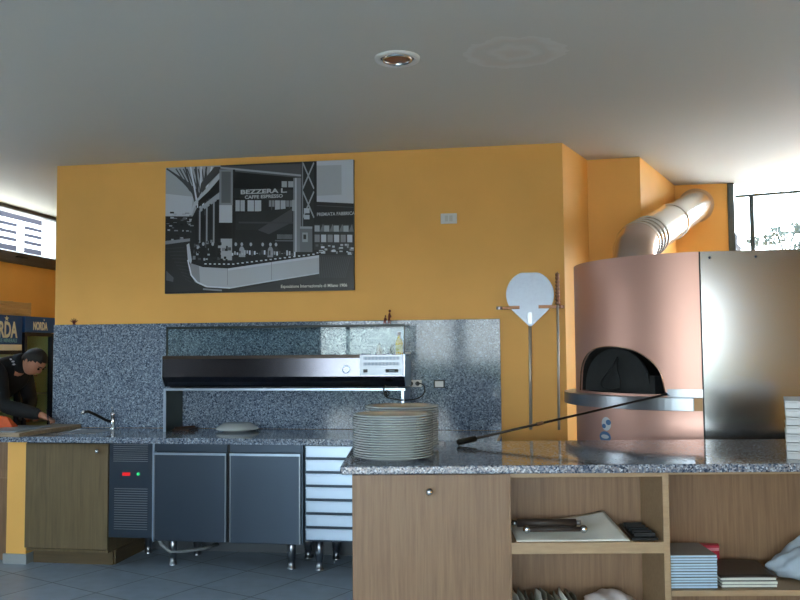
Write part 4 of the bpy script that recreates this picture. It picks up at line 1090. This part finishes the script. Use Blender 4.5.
def person():
    t = empty('person', (-4.62, 6.42, 0), 'dark-haired person in dark jacket, bent over writing at the left counter end', 'person')
    hip = Vector((-4.70, 6.42, .94)); chest = Vector((-4.40, 6.38, 1.27)); nk = Vector((-4.17, 6.33, 1.405)); hd = Vector((-4.03, 6.30, 1.42))
    rs = Vector((-4.25, 6.17, 1.40)); ls = Vector((-4.26, 6.53, 1.36))
    re = Vector((-4.14, 6.08, 1.11)); rw = Vector((-3.805, 6.10, 1.035))
    le = Vector((-4.25, 6.62, 1.12)); lw = Vector((-4.16, 6.42, 1.0))
    P = []; E = []
    def add(co, r, par=None):
        P.append((Vector(co), r)); i = len(P)-1
        if par is not None: E.append((par, i))
        return i
    h = add(hip, (.13, .11)); sp = add(hip.lerp(chest, .5), (.12, .10), h); c = add(chest, (.145, .11), sp); u = add(Vector((-4.26, 6.35, 1.37)), (.10, .085), c)
    n = add(nk, .058, u); n2 = add(Vector((-4.10, 6.315, 1.42)), .058, n)
    # arms
    for sgn, S_, E_, W_ in ((0, rs, re, rw), (1, ls, le, lw)):
        a = add(S_, .055, u); b = add(S_.lerp(E_, .5), .047, a); e_ = add(E_, .042, b); f = add(E_.lerp(W_, .5), .038, e_); wr = add(W_, .026, f)
        hdv = (Vector((.065, -.01, -.03)) if sgn == 0 else Vector((.09, -.03, -.005)))
        pm = add(W_+hdv*.55, (.034, .018), wr)
        side = Vector((0, 1, 0))
        for k in range(4):
            off = (k-1.5)*.0175; L_ = (.070, .080, .076, .060)[k]
            f0 = add(W_+hdv*.95+side*off, .0088, pm); f1 = add(W_+hdv*.95+side*off+Vector((L_*.40, -.002, -.010)), .0082, f0)
            f2 = add(W_+hdv*.95+side*off+Vector((L_*.38, -.004, -.032)), .0074, f1)
        th = add(W_+hdv*.5+Vector((.01, .03 if sgn else -.034, -.002)), .010, pm); add(W_+hdv*.5+Vector((.05, .026 if sgn else -.032, -.014)), .0085, th)
    for sg in (-1, 1):
        hj = add(hip+Vector((.02, sg*.10, -.08)), .085, h); kn = add((-4.66, 6.42+sg*.12, .50), .056, hj); an = add((-4.72, 6.42+sg*.12, .10), .038, kn); add((-4.60, 6.42+sg*.125, .035), .03, an)
    body = skin_mesh('body', P, E, M['skin'], t)
    # head: sculpted from a sphere, looking right and down, joined to the neck
    w = MB(); w.sph((0, 0, 0), 1, 32)
    hc = Vector((-4.02, 6.30, 1.448)); pitch = R(48)
    def HT(x, y, z):   # local head frame: x forward (face), z up (crown)
        X = x*math.cos(pitch)+z*math.sin(pitch); Z = -x*math.sin(pitch)+z*math.cos(pitch)
        return hc+Vector((X, y, Z))
    for v in w.bm.verts:
        x, y, z = v.co
        X = x*.096; Y_ = y*.076; Z = z*.112
        if z < 0:
            k = 1+z*.30; Y_ *= k; X = X*(1+z*.12)+(.010*(-z) if x > 0 else .022*(-z))
        if x > .6:
            X = X*.965
            if -.25 < z < .12 and abs(y) > .16 and abs(y) < .55: X -= .007            # eye sockets
            if abs(y) < .17 and -.35 < z < .05: X += .018*(1-abs(z+.22)*2)            # nose
            if abs(y) < .3 and -.62 < z < -.45: X += .004
        v.co = HT(X, Y_, Z)
    # ears
    for sg in (-1, 1): w.sph(HT(-.010, sg*.077, -.008), .024, 12, (.65, .35, 1.1))
    head = build(w, 'head', M['skin'], body)
    em = mat('dark_eyes', (.08, .05, .04), .2)
    for sg in (-1, 1): build(MB().sph(HT(.083, sg*.030, .006), .010, 10), 'eye', em, head)
    build(MB().tube([HT(.092, -.022, -.058), HT(.099, 0, -.060), HT(.092, .022, -.058)], [.003, .0045, .003], 8), 'mouth', mat('lips', (.52, .27, .24), .5), head)
    w = MB()
    for sg in (-1, 1): w.tube([HT(.092, sg*.014, .026), HT(.089, sg*.032, .031), HT(.078, sg*.048, .026)], .0035, 6)
    build(w, 'eyebrows', M['hair'], head)
    # hair cap
    w = MB(); w.sph((0, 0, 0), 1, 40)
    dele = []
    for v in w.bm.verts:
        x, y, z = v.co
        if z < -.02-.45*max(0, -x)+.62*max(0, x-.0) - (.15 if abs(y) > .7 and x < .1 else 0): dele.append(v)
        k = 1+.02*math.sin(40*x)*math.sin(37*y)
        v.co = HT(x*.104*k, y*.083*k, z*.120*k)
    bmesh.ops.delete(w.bm, geom=dele, context='VERTS')
    hr = build(w, 'hair', M['hair'], t); sd = hr.modifiers.new('thick', 'SOLIDIFY'); sd.thickness = .006; sd.offset = -1
    # jacket
    P.clear(); E.clear()
    h = add(hip+Vector((0, 0, -.04)), (.165, .14)); sp = add(hip.lerp(chest, .5), (.16, .135), h); c = add(chest, (.185, .14), sp); u = add(Vector((-4.25, 6.35, 1.375)), (.13, .105), c)
    cj = add(Vector((-4.185, 6.33, 1.43)), .10, u); ck = add(Vector((-4.125, 6.315, 1.44)), .088, cj); add(Vector((-4.098, 6.308, 1.445)), .076, ck)
    for S_, E_, W_ in ((rs, re, rw), (ls, le, lw)):
        a = add(S_, .082, u); b = add(S_.lerp(E_, .5), .070, a); e_ = add(E_, .064, b); f = add(E_.lerp(W_, .5), .060, e_); add(E_.lerp(W_, .96), .046, f)
    skin_mesh('jacket', P, E, M['jacket'], t)
    P.clear(); E.clear()
    h = add(hip+Vector((0, 0, -.02)), (.145, .13))
    for sg in (-1, 1):
        hj = add(hip+Vector((.02, sg*.10, -.10)), .105, h); kn = add((-4.66, 6.42+sg*.12, .50), .078, hj); add((-4.72, 6.42+sg*.12, .09), .062, kn)
    skin_mesh('trousers', P, E, M['trousers'], t)
    for sg in (-1, 1):
        w = MB(); w.sph((0, 0, 0), 1, 16)
        for v in w.bm.verts: v.co = Vector((-4.64+v.co.x*.14, 6.42+sg*.122+v.co.y*.048, max(.001, .045+v.co.z*.055)))
        build(w, 'shoe', M['shoe'], t)
    # pale flecks on the shoulder
    w = MB()
    for (x, y, z) in ((-4.285, 6.255, 1.478), (-4.19, 6.245, 1.47), (-4.16, 6.235, 1.452), (-4.15, 6.23, 1.43), (-4.30, 6.22, 1.47)): w.sph((x, y, z), .012, 10, (1.1, .8, .6))
    build(w, 'shoulder_flecks', M['rubber'], t)
person()
o = build(MB().tube([(-3.725, 6.055, .972), (-3.735, 6.055, 1.00), (-3.75, 6.06, 1.085)], [.002, .005, .0045], 8), 'pen', M['dark_navy'])
tag(o, 'dark pen held in the writing hand', 'pen')

# ------------------------------------------------------------------ outside the windows
# railing and house seen through the left window
t = empty('balcony_railing', (-9, 11, 3.2), 'white slatted balcony railing outside the high left window', 'railing')
for z in (3.40, 3.53, 3.66, 3.79): build(MB().box(-9.04, -8.98, 9, 15.2, z, z+.055), 'rail', M['outdoor_white'], t)
for y in (9.5, 11, 12.4, 13.6, 15): build(MB().box(-9.05, -8.97, y, y+.09, 3.32, 3.84), 'post', M['outdoor_white'], t)
o = build(MB().box(-10.5, -9.1, 8, 17, 0, 3.32), 'terrace_block', mat('terrace_plaster', (.55, .57, .59), .7)); tag(o, 'white terrace wall outside the high left window under the railing', 'building')
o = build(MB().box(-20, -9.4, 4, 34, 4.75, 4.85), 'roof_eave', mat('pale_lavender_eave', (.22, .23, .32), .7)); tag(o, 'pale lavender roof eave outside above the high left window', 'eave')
# plants outside the right window
def plant(px, py, h, seed, label):
    rn = random.Random(seed); t = empty('climbing_plant', (px, py, 0), label, 'plant', 'plants outside the right window')
    w = MB(); lf = MB()
    for s in range(5):
        x, y, z = px+rn.uniform(-.12, .12), py+rn.uniform(-.1, .1), 0
        path = [(x, y, 0)]
        hh = h*rn.uniform(.86, 1.02)
        for k in range(1, 9): path.append((x+math.sin(k*1.1+s)*.09*k/6, y+math.cos(k+s)*.03, hh*k/8))
        w.tube(path, .011, 6)
        for k in range(40):
            i = rn.choice((3, 5, 7, 8, 8, 8)); q = Vector(path[i])+Vector((rn.uniform(-.06, .06), rn.uniform(-.05, .05), rn.uniform(-.09, .02)))
            a = rn.uniform(0, 2*PI); L_ = rn.uniform(.02, .045); d1 = Vector((math.cos(a), .2, math.sin(a)))*L_; d2 = Vector((-math.sin(a), .1, math.cos(a)))*L_*.5
            lf.poly([q-d1, q+d2, q+d1, q-d2], [(0, 1, 2, 3)])
    build(w, 'stems', M['stem'], t); build(lf, 'foliage', M['leaf'], t)
plant(2.72, 10.5, 2.86, 1, 'leggy leafy shrub outside the right window, left of the two')
plant(2.99, 10.3, 2.96, 4, 'taller leafy shrub outside the right window, right of the two')
w = MB()
for i in range(22):
    z = i*.16; r_ = .30*(1-i/40)
    r_ = .80-.21*z; w.box(2.44-r_, 2.44+r_, 11.9-r_*.4, 11.9+r_*.4, z, z+.145); w.box(2.46-r_, 2.42+r_, 11.92-r_*.4, 11.88+r_*.4, z+.145, z+.16)
o = build(w, 'stone_pillar', M['outdoor_brick']); tag(o, 'tapering rough stone pillar outside, just right of the dark window post', 'pillar')
o = build(MB().box(-14, -5.6, -12, 20, -.3, -.02).box(-5.6, 12, -16, -3.7, -.3, -.02).box(5.1, 12, -3.7, 11.4, -.3, -.02), 'ground_outside', mat('outside_paving', (.66, .65, .62), .9)); o['kind'] = 'structure'
struct(MB().box(-5.6, 12, 11.4, 26, -.3, -.02), 'ground_rear', mat('rear_paving', (.30, .30, .29), .9))

# unseen hedge behind the viewer, added to keep low reflections dark
w = MB(); rn = random.Random(5)
for i in range(60): w.sph((-8+i*.26, -8.2+rn.uniform(-.15, .15), .62), .5, 10, (.6, .7, 1.35+rn.uniform(-.1, .1)))
o = build(w, 'unseen_dark_hedge', mat('unseen_hedge_green', (.16, .24, .12), .8, noise=.4, nscale=9)); tag(o, 'unseen dark hedge added outside the front windows to darken low reflections', 'hedge', None, 'stuff')

# ------------------------------------------------------------------ light
wd = bpy.data.worlds.new('sky'); S.world = wd; wd.use_nodes = True; nt = wd.node_tree
bg = nt.nodes['Background']
tc = nt.nodes.new('ShaderNodeTexCoord'); sp = nt.nodes.new('ShaderNodeSeparateXYZ'); nt.links.new(tc.outputs['Generated'], sp.inputs[0])
r = nt.nodes.new('ShaderNodeValToRGB'); e = r.color_ramp.elements
mr = nt.nodes.new('ShaderNodeMapRange'); mr.inputs['From Min'].default_value = -.2; mr.inputs['From Max'].default_value = 1
nt.links.new(sp.outputs['Z'], mr.inputs['Value']); nt.links.new(mr.outputs[0], r.inputs['Fac'])
e[0].position = .13; e[0].color = (.10, .11, .12, 1); e[1].position = 1; e[1].color = (.42, .64, 1.0, 1)
x = e.new(.165); x.color = (.88, .96, 1.0, 1); x = e.new(.5); x.color = (.64, .83, 1.0, 1)
nt.links.new(r.outputs['Color'], bg.inputs['Color']); bg.inputs['Strength'].default_value = 7.0
sun = bpy.data.lights.new('sun', 'SUN'); sun.energy = 30; sun.angle = R(.6); sun.color = (1, .96, .9)
so = bpy.data.objects.new('sun', sun); COL.objects.link(so); so.location = (10, 0, 14); so.rotation_euler = Vector((.55, .02, .83)).to_track_quat('Z', 'Y').to_euler()
def portal(loc, rot, sx_, sy_):
    l = bpy.data.lights.new('daylight_portal', 'AREA'); l.shape = 'RECTANGLE'; l.size = sx_; l.size_y = sy_; l.cycles.is_portal = True
    o = bpy.data.objects.new('daylight_portal', l); COL.objects.link(o); o.location = loc; o.rotation_euler = rot
portal(((WX0+WX1)/2, -3.22, WT_/2), (R(90), 0, 0), WX1-WX0, WT_)
ctr = A+dd*L/2+nn*.25
portal((-5.58, 7.36, 2.74), (R(90), 0, R(-90)), 2.9, .6)
portal((ctr.x, ctr.y, 2.17), (R(90), 0, math.atan2(dd.y, dd.x)+PI), L, 1.66)

# ------------------------------------------------------------------ camera
cam = bpy.data.cameras.new('camera'); co = bpy.data.objects.new('camera', cam); COL.objects.link(co); S.camera = co
cam.sensor_width = 36; cam.lens = 36*850/800; cam.clip_start = .05
P_ = math.atan(50/850); YW = R(9.26); RL = .008
fw = Vector((-math.sin(YW)*math.cos(P_), math.cos(YW)*math.cos(P_), math.sin(P_)))
r0 = Vector((math.cos(YW), math.sin(YW), 0)); u0 = r0.cross(fw)
rr_ = r0*math.cos(RL)-u0*math.sin(RL); uu = u0*math.cos(RL)+r0*math.sin(RL)
mt = Matrix((rr_, uu, -fw)).transposed().to_4x4(); mt.translation = (0, 0, 1.52)
co.matrix_world = mt
S.view_settings.view_transform = 'Standard'; S.view_settings.look = 'None'; S.view_settings.gamma = 1
S.view_settings.use_curve_mapping = False; S.view_settings.exposure = 1.35
